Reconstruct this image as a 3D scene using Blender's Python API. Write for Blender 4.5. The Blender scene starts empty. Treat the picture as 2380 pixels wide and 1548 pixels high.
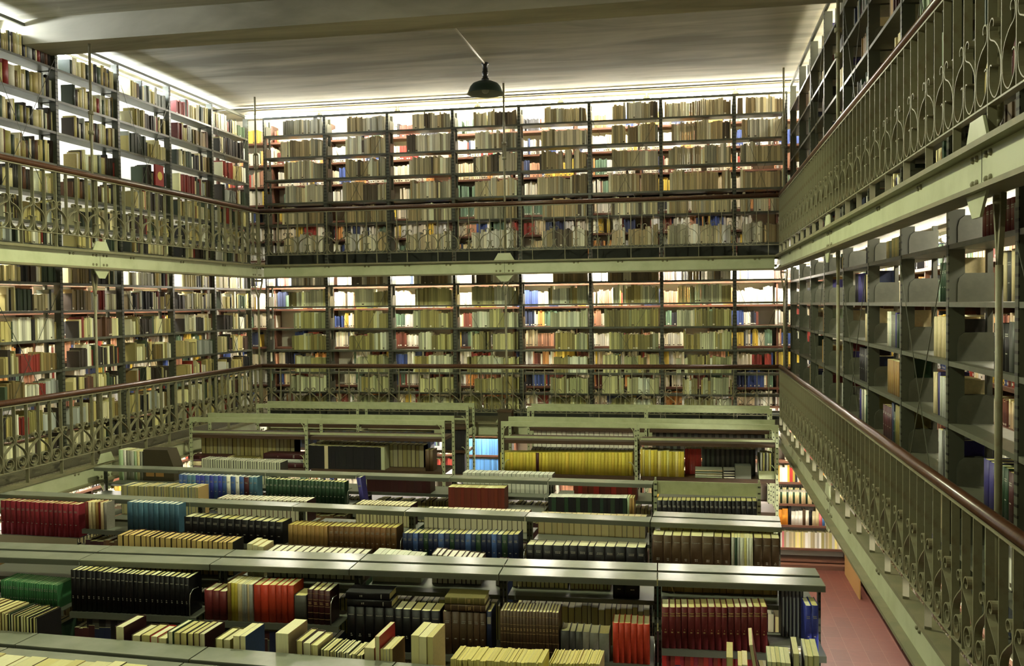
import bpy, math, random
from mathutils import Vector, Matrix

PI = math.pi
RND = random.Random(11)
C = bpy.context.scene.collection
W_IMG, H_IMG = 2380.0, 1548.0
# ------------------------------------------------------------------ camera
F_PX, YAW, PITCH, ROLL = 2183.67, 0.188785, 0.0298935, -0.0104822
CAM = Vector((0.0, 0.0, 4.14))
_f = Vector((-math.sin(YAW) * math.cos(PITCH), math.cos(YAW) * math.cos(PITCH), -math.sin(PITCH)))
_r0 = Vector((math.cos(YAW), math.sin(YAW), 0))
_u0 = _r0.cross(_f)
_r = _r0 * math.cos(ROLL) + _u0 * math.sin(ROLL)
_u = _u0 * math.cos(ROLL) - _r0 * math.sin(ROLL)
cd = bpy.data.cameras.new('camera')
cam = bpy.data.objects.new('camera', cd)
C.objects.link(cam)
cd.sensor_width = 36.0
cd.lens = 36.0 * F_PX / W_IMG
cd.clip_end = 100
cam.matrix_world = Matrix((( _r.x, _u.x, -_f.x, CAM.x), (_r.y, _u.y, -_f.y, CAM.y), (_r.z, _u.z, -_f.z, CAM.z), (0, 0, 0, 1)))
bpy.context.scene.camera = cam


def ray(px, py):
    return _f + _r * ((px - W_IMG / 2) / F_PX) - _u * ((py - H_IMG / 2) / F_PX)


def hit(px, py, a, b=0.0):
    """point seen at a pixel on the upright plane y = a + b x"""
    d = ray(px, py)
    t = a / (d.y - b * d.x)
    return CAM + d * t


# ------------------------------------------------------------------ colours, materials
def lin(c):
    c = c / 255.0
    return c / 12.92 if c <= 0.04045 else ((c + 0.055) / 1.055) ** 2.4


def rgb(r, g, b):
    return (lin(r), lin(g), lin(b), 1.0)


def mat(name, base=(0.5, 0.5, 0.5, 1), rough=0.6, metal=0.0, noise=None, spec=0.5, bump=None):
    """noise = (scale xyz, second colour, contrast lo, hi)"""
    m = bpy.data.materials.new(name)
    m.use_nodes = True
    nt = m.node_tree
    b = nt.nodes['Principled BSDF']
    b.inputs['Base Color'].default_value = base
    b.inputs['Roughness'].default_value = rough
    b.inputs['Metallic'].default_value = metal
    b.inputs['Specular IOR Level'].default_value = spec
    tc = None
    if noise or bump:
        tc = nt.nodes.new('ShaderNodeTexCoord')
    if noise:
        sc, c2, lo, hi = noise
        mp = nt.nodes.new('ShaderNodeMapping')
        mp.inputs['Scale'].default_value = sc
        nt.links.new(tc.outputs['Object'], mp.inputs['Vector'])
        n = nt.nodes.new('ShaderNodeTexNoise')
        n.inputs['Scale'].default_value = 1.0
        n.inputs['Detail'].default_value = 6
        n.inputs['Roughness'].default_value = 0.6
        nt.links.new(mp.outputs[0], n.inputs['Vector'])
        rp = nt.nodes.new('ShaderNodeValToRGB')
        rp.color_ramp.elements[0].position = lo
        rp.color_ramp.elements[0].color = base
        rp.color_ramp.elements[1].position = hi
        rp.color_ramp.elements[1].color = c2
        nt.links.new(n.outputs['Fac'], rp.inputs[0])
        nt.links.new(rp.outputs[0], b.inputs['Base Color'])
    if bump:
        n2 = nt.nodes.new('ShaderNodeTexNoise')
        n2.inputs['Scale'].default_value = bump[0]
        n2.inputs['Detail'].default_value = 4
        nt.links.new(tc.outputs['Object'], n2.inputs['Vector'])
        bp = nt.nodes.new('ShaderNodeBump')
        bp.inputs['Strength'].default_value = bump[1]
        bp.inputs['Distance'].default_value = 0.01
        nt.links.new(n2.outputs['Fac'], bp.inputs['Height'])
        nt.links.new(bp.outputs[0], b.inputs['Normal'])
    return m


def objcol_mat(name, rough, nscale, amount):
    """takes the object's own colour, with a little wear"""
    m = bpy.data.materials.new(name)
    m.use_nodes = True
    nt = m.node_tree
    b = nt.nodes['Principled BSDF']
    b.inputs['Roughness'].default_value = rough
    b.inputs['Specular IOR Level'].default_value = 0.3
    oi = nt.nodes.new('ShaderNodeObjectInfo')
    tc = nt.nodes.new('ShaderNodeTexCoord')
    mp = nt.nodes.new('ShaderNodeMapping')
    mp.inputs['Scale'].default_value = nscale
    nt.links.new(tc.outputs['Object'], mp.inputs['Vector'])
    n = nt.nodes.new('ShaderNodeTexNoise')
    n.inputs['Scale'].default_value = 1.0
    n.inputs['Detail'].default_value = 3
    nt.links.new(mp.outputs[0], n.inputs['Vector'])
    mr = nt.nodes.new('ShaderNodeMapRange')
    mr.inputs['To Min'].default_value = 1 - amount
    mr.inputs['To Max'].default_value = 1 + amount
    nt.links.new(n.outputs['Fac'], mr.inputs['Value'])
    mx = nt.nodes.new('ShaderNodeVectorMath')
    mx.operation = 'SCALE'
    nt.links.new(oi.outputs['Color'], mx.inputs[0])
    nt.links.new(mr.outputs[0], mx.inputs['Scale'])
    nt.links.new(mx.outputs[0], b.inputs['Base Color'])
    return m


def attr_mat(name, rough):
    m = bpy.data.materials.new(name)
    m.use_nodes = True
    nt = m.node_tree
    b = nt.nodes['Principled BSDF']
    b.inputs['Roughness'].default_value = rough
    a = nt.nodes.new('ShaderNodeAttribute')
    a.attribute_name = 'Col'
    nt.links.new(a.outputs['Color'], b.inputs['Base Color'])
    return m


def emit(name, col, strength):
    m = bpy.data.materials.new(name)
    m.use_nodes = True
    b = m.node_tree.nodes['Principled BSDF']
    b.inputs['Base Color'].default_value = (0.8, 0.8, 0.8, 1)
    b.inputs['Emission Color'].default_value = col
    b.inputs['Emission Strength'].default_value = strength
    return m


M = {}
M['girder'] = mat('pale_green_paint', rgb(184, 190, 156), 0.45, noise=((3, 3, 3), rgb(162, 168, 130), 0.45, 0.75))
M['girder_dirty'] = mat('dusty_green_paint', rgb(116, 114, 86), 0.6, noise=((6, 6, 6), rgb(134, 126, 96), 0.4, 0.7))
M['iron'] = mat('painted_iron', rgb(134, 131, 104), 0.5, noise=((14, 14, 14), rgb(116, 96, 68), 0.5, 0.8))
M['handrail'] = mat('varnished_wood', rgb(88, 56, 36), 0.28, noise=((40, 40, 6), rgb(64, 38, 24), 0.35, 0.7))
M['steel'] = mat('dark_shelf_steel', rgb(88, 90, 76), 0.42, 0.0, noise=((8, 8, 8), rgb(72, 74, 62), 0.4, 0.7))
M['slab'] = mat('grey_shelf_enamel', rgb(158, 163, 148), 0.2, 0.1, noise=((5, 5, 5), rgb(142, 148, 132), 0.4, 0.7))
M['slab_edge'] = mat('dark_shelf_enamel', rgb(104, 108, 96), 0.35, 0.05)
M['frame'] = mat('light_green_enamel', rgb(176, 184, 146), 0.4, noise=((10, 10, 10), rgb(158, 164, 126), 0.4, 0.75))
M['slot'] = mat('slot_dark', rgb(40, 42, 36), 0.9)  # near-black finish of the girder plate seams and shelving plinths
M['woodshelf'] = mat('red_brown_wood', rgb(108, 72, 54), 0.4, noise=((3, 30, 30), rgb(84, 54, 40), 0.35, 0.7))
M['darkwood'] = mat('dark_brown_wood', rgb(78, 58, 40), 0.5, noise=((3, 30, 30), rgb(58, 42, 28), 0.35, 0.7))
M['plaster'] = mat('white_plaster', rgb(226, 222, 208), 0.85, noise=((1.5, 1.5, 1.5), rgb(214, 208, 190), 0.4, 0.7))
M['deck'] = mat('speckled_deck', rgb(126, 122, 100), 0.5, noise=((60, 60, 60), rgb(84, 78, 60), 0.4, 0.6))
M['wire'] = mat('chrome_wire', rgb(210, 212, 205), 0.25, 0.9)
M['lampgreen'] = mat('dark_green_enamel', rgb(40, 58, 50), 0.3)
M['lampblack'] = mat('black_bakelite', rgb(34, 34, 30), 0.45)
M['lampwhite'] = mat('grey_white_enamel', rgb(150, 158, 148), 0.4)
M['conduit'] = mat('pale_conduit', rgb(196, 190, 172), 0.5)
M['cable'] = mat('dark_cable', rgb(50, 46, 36), 0.6)
M['card'] = mat('brown_board', rgb(150, 112, 60), 0.7)
M['card_pale'] = mat('pale_olive_board', rgb(150, 142, 108), 0.6)
M['darkcard'] = mat('dark_brown_board', rgb(62, 54, 34), 0.7)
M['cloth'] = objcol_mat('book_cloth', 0.5, (60, 60, 60), 0.18)
M['paper'] = objcol_mat('book_page_edges', 0.85, (420, 25, 8), 0.22)
M['gilt'] = mat('gilt_stamp', rgb(206, 178, 120), 0.35, 0.3)
M['ink'] = mat('pale_stamp', rgb(176, 174, 162), 0.5)
M['shelf_books'] = attr_mat('assorted_book_cloth', 0.6)
M['cap'] = mat('white_lamp_cap', rgb(220, 220, 210), 0.5)
TUBE_W = emit('fluorescent_warm', (1.0, 0.94, 0.80, 1), 110.0)
TUBE_D = emit('fluorescent_old', (1.0, 0.93, 0.74, 1), 40.0)
TUBE_C = emit('fluorescent_cool', (0.86, 0.93, 1.0, 1), 110.0)
BULB = emit('lit_bulb', (0.98, 1.0, 0.64, 1), 3300.0)
BULB2 = emit('dim_lit_bulb', (0.98, 1.0, 0.64, 1), 1500.0)
M['bulb_off'] = mat('frosted_bulb', rgb(176, 182, 172), 0.35)


def ceiling_mat():
    m = bpy.data.materials.new('stained_ceiling_plaster')
    m.use_nodes = True
    nt = m.node_tree
    b = nt.nodes['Principled BSDF']
    b.inputs['Roughness'].default_value = 0.9
    tc = nt.nodes.new('ShaderNodeTexCoord')
    mp = nt.nodes.new('ShaderNodeMapping')
    mp.inputs['Scale'].default_value = (0.35, 2.2, 1)
    nt.links.new(tc.outputs['Object'], mp.inputs['Vector'])
    n = nt.nodes.new('ShaderNodeTexNoise')
    n.inputs['Scale'].default_value = 1.2
    n.inputs['Detail'].default_value = 7
    n.inputs['Roughness'].default_value = 0.55
    n.inputs['Distortion'].default_value = 0.6
    nt.links.new(mp.outputs[0], n.inputs['Vector'])
    rp = nt.nodes.new('ShaderNodeValToRGB')
    rp.color_ramp.elements[0].position = 0.36
    rp.color_ramp.elements[0].color = rgb(150, 146, 126)
    rp.color_ramp.elements[1].position = 0.66
    rp.color_ramp.elements[1].color = rgb(204, 200, 180)
    nt.links.new(n.outputs['Fac'], rp.inputs[0])
    nt.links.new(rp.outputs[0], b.inputs['Base Color'])
    return m


def tile_mat():
    m = bpy.data.materials.new('red_floor_tiles')
    m.use_nodes = True
    nt = m.node_tree
    b = nt.nodes['Principled BSDF']
    b.inputs['Roughness'].default_value = 0.55
    tc = nt.nodes.new('ShaderNodeTexCoord')
    br = nt.nodes.new('ShaderNodeTexBrick')
    br.offset = 0.0
    br.inputs['Color1'].default_value = rgb(92, 42, 28)
    br.inputs['Color2'].default_value = rgb(82, 36, 24)
    br.inputs['Mortar'].default_value = rgb(106, 70, 54)
    br.inputs['Scale'].default_value = 1.0
    br.inputs['Mortar Size'].default_value = 0.003
    br.inputs['Brick Width'].default_value = 0.2
    br.inputs['Row Height'].default_value = 0.4
    nt.links.new(tc.outputs['Object'], br.inputs['Vector'])
    n = nt.nodes.new('ShaderNodeTexNoise')
    n.inputs['Scale'].default_value = 14
    nt.links.new(tc.outputs['Object'], n.inputs['Vector'])
    mx = nt.nodes.new('ShaderNodeMixRGB')
    mx.blend_type = 'MULTIPLY'
    mx.inputs['Fac'].default_value = 0.35
    nt.links.new(br.outputs['Color'], mx.inputs['Color1'])
    nt.links.new(n.outputs['Fac'], mx.inputs['Color2'])
    nt.links.new(mx.outputs[0], b.inputs['Base Color'])
    return m


M['ceiling'] = ceiling_mat()
M['tile'] = tile_mat()


def perforated(name, base, pitch=0.05):
    """painted steel post with a row of dark slots down it"""
    m = mat(name, base, 0.45, 0.0)
    nt = m.node_tree
    b = nt.nodes['Principled BSDF']
    tc = nt.nodes.new('ShaderNodeTexCoord')
    sp = nt.nodes.new('ShaderNodeSeparateXYZ')
    nt.links.new(tc.outputs['Object'], sp.inputs[0])
    md = nt.nodes.new('ShaderNodeMath'); md.operation = 'PINGPONG'; md.inputs[1].default_value = pitch / 2
    nt.links.new(sp.outputs['Z'], md.inputs[0])
    lt = nt.nodes.new('ShaderNodeMath'); lt.operation = 'LESS_THAN'; lt.inputs[1].default_value = pitch * 0.14
    nt.links.new(md.outputs[0], lt.inputs[0])
    out = None
    for ax in ('X', 'Y'):
        ab = nt.nodes.new('ShaderNodeMath'); ab.operation = 'ABSOLUTE'
        nt.links.new(sp.outputs[ax], ab.inputs[0])
        l2 = nt.nodes.new('ShaderNodeMath'); l2.operation = 'LESS_THAN'; l2.inputs[1].default_value = 0.006
        nt.links.new(ab.outputs[0], l2.inputs[0])
        if out is None:
            out = l2
        else:
            mx = nt.nodes.new('ShaderNodeMath'); mx.operation = 'MAXIMUM'
            nt.links.new(out.outputs[0], mx.inputs[0]); nt.links.new(l2.outputs[0], mx.inputs[1])
            out = mx
    mu = nt.nodes.new('ShaderNodeMath'); mu.operation = 'MULTIPLY'
    nt.links.new(out.outputs[0], mu.inputs[0]); nt.links.new(lt.outputs[0], mu.inputs[1])
    mc = nt.nodes.new('ShaderNodeMixRGB')
    mc.inputs['Color1'].default_value = base
    mc.inputs['Color2'].default_value = rgb(20, 20, 18)
    nt.links.new(mu.outputs[0], mc.inputs['Fac'])
    nt.links.new(mc.outputs[0], b.inputs['Base Color'])
    return m


M['post'] = perforated('perforated_dark_steel', rgb(74, 77, 64))
M['post_green'] = perforated('perforated_green_steel', rgb(170, 178, 142), 0.06)


# ------------------------------------------------------------------ mesh builder
class MB:
    def __init__(s):
        s.v, s.f, s.m, s.c, s.sm = [], [], [], [], []

    def face(s, ids, mi=0, c=None, smooth=False):
        s.f.append(ids); s.m.append(mi); s.c.append(c); s.sm.append(smooth)

    def hexa(s, p, mi=0, c=None, skip=()):
        """eight corners: bottom ring 0-3 counter-clockwise from above, top ring 4-7"""
        b = len(s.v)
        s.v.extend(p)
        for k, q in enumerate(((3, 2, 1, 0), (4, 5, 6, 7), (0, 1, 5, 4), (1, 2, 6, 5), (2, 3, 7, 6), (3, 0, 4, 7))):
            if k in skip:
                continue
            s.face([b + i for i in q], mi if not isinstance(mi, (list, tuple)) else mi[k], c if not isinstance(c, list) else c[k])
        return s

    def box(s, x0, x1, y0, y1, z0, z1, mi=0, c=None, skip=()):
        return s.hexa([(x0, y0, z0), (x1, y0, z0), (x1, y1, z0), (x0, y1, z0), (x0, y0, z1), (x1, y0, z1), (x1, y1, z1), (x0, y1, z1)], mi, c, skip)

    def bar(s, p, q, w, h=None, mi=0):
        """a straight square bar between two points"""
        p, q = Vector(p), Vector(q)
        h = h or w
        d = (q - p).normalized()
        up = Vector((0, 0, 1)) if abs(d.z) < 0.9 else Vector((0, 1, 0))
        a = d.cross(up).normalized() * (w / 2)
        e = a.cross(d).normalized() * (h / 2)
        s.hexa([tuple(x) for x in (p - a - e, p + a - e, q + a - e, q - a - e, p - a + e, p + a + e, q + a + e, q - a + e)], mi)
        return s

    def tube(s, pts, r, n=8, mi=0, closed=False, caps=True):
        pts = [Vector(p) for p in pts]
        b = len(s.v)
        N = len(pts)
        prev = None
        for i, p in enumerate(pts):
            t = (pts[min(i + 1, N - 1)] - pts[max(i - 1, 0)]).normalized()
            if prev is None:
                up = Vector((0, 0, 1)) if abs(t.z) < 0.9 else Vector((1, 0, 0))
                a = t.cross(up).normalized()
            else:
                a = (prev - t * prev.dot(t)).normalized()
            prev = a
            e = t.cross(a)
            for k in range(n):
                w = 2 * PI * k / n
                s.v.append(tuple(p + (a * math.cos(w) + e * math.sin(w)) * r))
        for i in range(N - 1):
            for k in range(n):
                s.face([b + i * n + k, b + i * n + (k + 1) % n, b + (i + 1) * n + (k + 1) % n, b + (i + 1) * n + k], mi, None, True)
        if caps:
            s.face([b + k for k in range(n)][::-1], mi)
            s.face([b + (N - 1) * n + k for k in range(n)], mi)
        return s

    def lathe(s, prof, n=24, mi=0, cx=0, cy=0):
        b = len(s.v)
        for r, z in prof:
            for k in range(n):
                w = 2 * PI * k / n
                s.v.append((cx + r * math.cos(w), cy + r * math.sin(w), z))
        for i in range(len(prof) - 1):
            for k in range(n):
                s.face([b + i * n + k, b + i * n + (k + 1) % n, b + (i + 1) * n + (k + 1) % n, b + (i + 1) * n + k], mi, None, True)
        return s

    def ribbon(s, pts, w, t, mi=0):
        """flat band following a 2-D line (s, z), w wide across the line's plane, t thick"""
        N = len(pts)
        b = len(s.v)
        for i, (x, z) in enumerate(pts):
            x0, z0 = pts[max(i - 1, 0)]
            x1, z1 = pts[min(i + 1, N - 1)]
            dx, dz = x1 - x0, z1 - z0
            L = math.hypot(dx, dz) or 1
            nx, nz = -dz / L * t / 2, dx / L * t / 2
            s.v += [(x + nx, -w / 2, z + nz), (x + nx, w / 2, z + nz), (x - nx, w / 2, z - nz), (x - nx, -w / 2, z - nz)]
        for i in range(N - 1):
            for k in range(4):
                s.face([b + i * 4 + k, b + i * 4 + (k + 1) % 4, b + i * 4 + 4 + (k + 1) % 4, b + i * 4 + 4 + k], mi, None, k in (0, 2) and False)
        s.face([b, b + 1, b + 2, b + 3], mi)
        e = b + (N - 1) * 4
        s.face([e + 3, e + 2, e + 1, e], mi)
        return s

    def mesh(s, name, mats):
        me = bpy.data.meshes.new(name)
        me.from_pydata(s.v, [], s.f)
        for m in (mats if isinstance(mats, (list, tuple)) else [mats]):
            me.materials.append(m)
        me.polygons.foreach_set('material_index', s.m)
        me.polygons.foreach_set('use_smooth', s.sm)
        if any(c is not None for c in s.c):
            at = me.attributes.new('Col', 'FLOAT_COLOR', 'FACE')
            flat = []
            for c in s.c:
                flat.extend(c or (0.5, 0.5, 0.5, 1))
            at.data.foreach_set('color', flat)
        me.update()
        return me

    def build(s, name, mats, parent=None, loc=(0, 0, 0), rot=0.0):
        return add(name, s.mesh(name, mats), parent, loc, rot)


def add(name, me, parent=None, loc=(0, 0, 0), rot=0.0):
    o = bpy.data.objects.new(name, me)
    C.objects.link(o)
    o.location = loc
    if rot:
        o.rotation_euler = (0, 0, rot)
    if parent is not None:
        o.parent = parent
    return o


def tag(o, label=None, cat=None, group=None, kind=None):
    if label: o['label'] = label
    if cat: o['category'] = cat
    if group: o['group'] = group
    if kind: o['kind'] = kind
    return o


def empty(name, loc, label=None, cat=None, group=None, rot=0.0):
    o = add(name, None, None, loc, rot)
    o.empty_display_size = 0.1
    return tag(o, label, cat, group)


def struct(name, mb, mats):
    return tag(mb.build(name, mats), kind='structure')


ONES = ['', 'first', 'second', 'third', 'fourth', 'fifth', 'sixth', 'seventh', 'eighth', 'ninth', 'tenth', 'eleventh', 'twelfth', 'thirteenth', 'fourteenth', 'fifteenth', 'sixteenth', 'seventeenth', 'eighteenth', 'nineteenth']
TENS = {20: ('twentieth', 'twenty'), 30: ('thirtieth', 'thirty'), 40: ('fortieth', 'forty'), 50: ('fiftieth', 'fifty'), 60: ('sixtieth', 'sixty'), 70: ('seventieth', 'seventy')}


def nth(n):
    if n < 20:
        return ONES[n]
    t = n // 10 * 10
    return TENS[t][0] if n == t else TENS[t][1] + '-' + ONES[n - t]


# ------------------------------------------------------------------ the room's measures
XL, XR, YB = -6.589, 1.2235, 13.636          # planes of the three railings
FLOOR1, FLOOR2 = 2.40, 4.80                  # gallery decks
ZC = 7.41                                    # ceiling
SHL, SHB, SHR = -7.35, 14.40, 1.45           # front planes of the metal shelving: left, back, right
WL, WB, WR = -8.45, 15.42, 2.72              # walls
WSL, WSB, WSR = -8.17, 15.12, 2.40           # front planes of the wooden wall bookcases

# ------------------------------------------------------------------ room shell
struct('floor', MB().box(WL, WR, -3, WB, -0.1, 0), M['tile'])
struct('ceiling', MB().box(WL, WR, -3, WB, ZC, ZC + 0.2), M['ceiling'])
struct('wall_back', MB().box(WL - 0.2, WR + 0.2, WB, WB + 0.2, -0.1, ZC + 0.2), M['plaster'])
struct('wall_left', MB().box(WL - 0.2, WL, -3, WB, -0.1, ZC + 0.2), M['plaster'])
struct('wall_right', MB().box(WR, WR + 0.2, -3, WB, -0.1, ZC + 0.2), M['plaster'])
struct('wall_front', MB().box(WL - 0.2, WR + 0.2, -3.2, -3, -0.1, ZC + 0.2), M['plaster'])
struct('ceiling_beam', MB().box(WL, WR, 9.46, 9.95, 7.13, ZC), M['ceiling'])
for nm, z in (('lower', FLOOR1), ('upper', FLOOR2)):
    t0 = z - 0.05
    struct('floor_left_' + nm, MB().box(WSL + 0.01, XL - 0.125, 0.2, WSB - 0.01, t0, z), M['deck'])
    struct('floor_back_' + nm, MB().box(XL - 0.124, SHR - 0.03, YB + 0.08, WSB - 0.01, t0, z), M['deck'])
    struct('floor_right_' + nm, MB().box(SHR + 0.262, WSR - 0.01, 0.2, WSB - 0.01, t0, z), M['deck'])
    struct('floor_front_' + nm, MB().box(WL, WR, -3, 0.15, t0, z), M['deck'])
# conduit under the back edge of the ceiling
tr = MB().tube([(WL + 0.05, 14.36, ZC - 0.028), (-4, 14.37, ZC - 0.03), (WR - 0.6, 14.38, ZC - 0.028)], 0.012, 6)
tag(tr.build('ceiling_conduit', M['cable']), 'thin dark conduit run along the ceiling above the back shelving', 'conduit')


# ------------------------------------------------------------------ girders
def girder(side, lvl, p0, p1, dz):
    """riveted plate girder under a gallery edge, running along local x from 0 to L; web faces local -y (the well)"""
    L = (Vector(p1) - Vector(p0)).length
    ang = math.atan2(p1[1] - p0[1], p1[0] - p0[0])
    word = {'left': 'left', 'back': 'back', 'right': 'right'}[side]
    g = empty('girder', (p0[0], p0[1], 0), 'pale green riveted girder carrying the %s gallery on the %s side' % (lvl, word), 'girder', 'gallery girders', ang)
    zt, zb = 4.773 + dz, 4.613 + dz
    MB().box(0, L, -0.012, 0.012, zb, zt).build('web', M['girder'], g)
    # the lower girders keep their top flange on the gallery side only
    f0, f1 = (-0.072, 0.026) if lvl == 'lower' and side != 'back' else (-0.072, 0.072)
    MB().box(0, L, f0, f1, zt, 4.80 + dz - 0.001).build('top_flange', M['girder_dirty'], g)
    MB().box(0, L, -0.072, 0.072, zb - 0.022, zb).build('bottom_flange', M['girder_dirty'], g)
    return g, L


HANG = {'left': [0.6, 5.10, 9.60], 'right': [4.30, 8.75], 'back': [-2.705]}
for lvl, dz in (('lower', -2.4), ('upper', 0.0)):
    for side, p0, p1 in (('left', (XL, 14.0), (XL, 0.5)), ('back', (XL + 0.075, YB), (XR - 0.075, YB)), ('right', (XR, 0.5), (XR, 14.0))):
        if side == 'left':
            g, L = girder(side, lvl, p0, p1, dz)
        elif side == 'back':
            g, L = girder(side, lvl, p0, p1, dz)
        else:
            g, L = girder(side, lvl, p0, p1, dz)
        # the web's outer face: local -y is towards the well only for the back girder; flip for the sides
        sgn = -1 if side == 'back' else 1
        if side == 'left':
            pos = [14.0 - y for y in HANG['left'] + [YB - 0.12]]
        elif side == 'right':
            pos = [y - 0.5 for y in HANG['right'] + [YB - 0.12]]
        else:
            pos = [x - (XL + 0.075) for x in HANG['back']]
        rm = MB()
        for r, h in ((0.016, 0), (0.0135, 0.008), (0.006, 0.013)):
            for q in range(8):
                rm.v.append((r * math.cos(q * PI / 4), sgn * h, r * math.sin(q * PI / 4)))
        for q in range(2):
            for w in range(8):
                rm.face([q * 8 + w, q * 8 + (w + 1) % 8, q * 8 + 8 + (w + 1) % 8, q * 8 + 8 + w], 0, None, True)
        rm.face([16 + w for w in range(8)], 0)
        rm = rm.mesh('rivet', M['girder_dirty'])
        zt, zb = 4.773 + dz, 4.613 + dz
        for i, u in enumerate(pos):
            for du in (-0.125, -0.065, 0.065, 0.125):
                for z in (zt - 0.026, zb + 0.03):
                    add('rivet', rm, g, (u + du, sgn * 0.012, z))
            MB().box(u - 0.002, u + 0.002, min(sgn * 0.0122, sgn * 0.0135), max(sgn * 0.0122, sgn * 0.0135), zb, zt).build('plate_seam', M['slot'], g)
            if side != 'back' and i == len(pos) - 1:
                continue
            for up in (1, 0):
                gp = MB()
                y0, y1 = (-0.006, 0.006)
                if up:
                    z0, z1, w0, w1 = 4.80 + dz, 4.80 + dz + 0.105, 0.155, 0.09
                else:
                    z1, z0, w1, w0 = zb - 0.022, zb - 0.125, 0.145, 0.055
                oy = sgn * 0.030
                gp.hexa([(u - w0, oy + y0, z0), (u + w0, oy + y0, z0), (u + w0, oy + y1, z0), (u - w0, oy + y1, z0), (u - w1, oy + y0, z1), (u + w1, oy + y0, z1), (u + w1, oy + y1, z1), (u - w1, oy + y1, z1)])
                gp.build('gusset_plate', M['girder'], g)
        # small pairs of rivets between the joints
        for u in [L * k / 12 + 0.4 for k in range(12)]:
            if min(abs(u - q) for q in pos) < 0.5 or u > L - 0.1:
                continue
            for du in (-0.03, 0.03):
                add('rivet', rm, g, (u + du, sgn * 0.012, zt - 0.026))

# ------------------------------------------------------------------ railings
PITCH_B = 0.1563


def spiral(cx, cz, r0, r1, a0, a1, n=14):
    return [(cx + (r0 + (r1 - r0) * i / n) * math.cos(a0 + (a1 - a0) * i / n), cz + (r0 + (r1 - r0) * i / n) * math.sin(a0 + (a1 - a0) * i / n)) for i in range(n + 1)]


def smooth_line(pts, n=5):
    out = []
    for i in range(len(pts) - 1):
        p0, p1, p2, p3 = pts[max(i - 1, 0)], pts[i], pts[i + 1], pts[min(i + 2, len(pts) - 1)]
        for k in range(n):
            t = k / n
            out.append(tuple(0.5 * (2 * p1[d] + (p2[d] - p0[d]) * t + (2 * p0[d] - 5 * p1[d] + 4 * p2[d] - p3[d]) * t * t + (3 * p1[d] - p0[d] - 3 * p2[d] + p3[d]) * t ** 3) for d in (0, 1)))
    out.append(pts[-1])
    return out


def motif(kind, P):
    """one pair of wrought scrolls either side of a baluster; heights from the bottom rail"""
    mb = MB()
    for sx in (1, -1):
        if kind == 'upper':
            line = spiral(0.30 * P, 0.315, 0.016, 0.036, -PI * 0.2, PI * 1.05, 12)
            line += smooth_line([(0.08 * P, 0.30), (0.16 * P, 0.262), (0.52 * P, 0.235), (0.84 * P, 0.185), (0.95 * P, 0.115), (0.86 * P, 0.045), (0.52 * P, 0.006), (0.17 * P, 0.05), (0.09 * P, 0.115), (0.15 * P, 0.15), (0.28 * P, 0.146)])
        else:
            line = spiral(0.36 * P, 0.322, 0.014, 0.036, -PI * 0.9, PI * 1.0, 14)
            line += smooth_line([(0.10 * P, 0.31), (0.10 * P, 0.275), (0.45 * P, 0.232), (0.82 * P, 0.175), (0.95 * P, 0.105), (0.82 * P, 0.038), (0.55 * P, 0.005)])
            line += spiral(0.52 * P, 0.075, 0.07, 0.018, -PI * 0.5, -PI * 3.2, 24)[1:]
        mb.ribbon([(sx * x, z * 0.97 + 0.002) for x, z in line], 0.034, 0.006)
    return mb.mesh('scroll', M['iron'])


def railing(side, lvl, p0, p1, dz, kind):
    """flat bars on edge, wooden handrail, scrolls between; local x runs along the railing"""
    L = (Vector(p1) - Vector(p0)).length
    ang = math.atan2(p1[1] - p0[1], p1[0] - p0[0])
    z0 = FLOOR2 + dz
    r = empty('railing', (p0[0], p0[1], z0), 'wrought iron railing with wooden handrail along the %s gallery, %s side of the hall' % (lvl, side), 'railing', 'gallery railings', ang)
    MB().tube([(0, 0, 0.832), (L / 2, 0, 0.832), (L, 0, 0.832)], 0.031, 12).build('handrail', M['handrail'], r)
    MB().box(0, L, -0.019, 0.019, 0.79, 0.80).build('top_bar', M['iron'], r)
    MB().box(0, L, -0.019, 0.019, 0.141, 0.149).build('bottom_bar', M['iron'], r)
    n = int(L / (0.172 if side != 'back' else PITCH_B))
    P = L / n
    long_me = MB().box(-0.004, 0.004, -0.018, 0.018, 0.0, 0.79).mesh('baluster', M['iron'])
    short_me = MB().box(-0.004, 0.004, -0.018, 0.018, 0.149, 0.79).mesh('baluster', M['iron'])
    mo = motif(kind, P)
    for i in range(n + 1):
        u = min(max(i * P, 0.006), L - 0.006)
        add('baluster', long_me if i % 3 == 0 else short_me, r, (u, 0, 0))
        if i % 2 == 1 and i < n:
            add('scroll', mo, r, (u, 0, 0.150))
    return r


for lvl, dz in (('upper', 0.0), ('lower', -2.4)):
    railing('left', lvl, (XL, 5.2), (XL, YB - 0.035), dz, lvl)
    railing('back', lvl, (XL, YB), (XR, YB), dz, lvl)
    railing('right', lvl, (XR, 1.6), (XR, YB - 0.035), dz, lvl)


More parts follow.
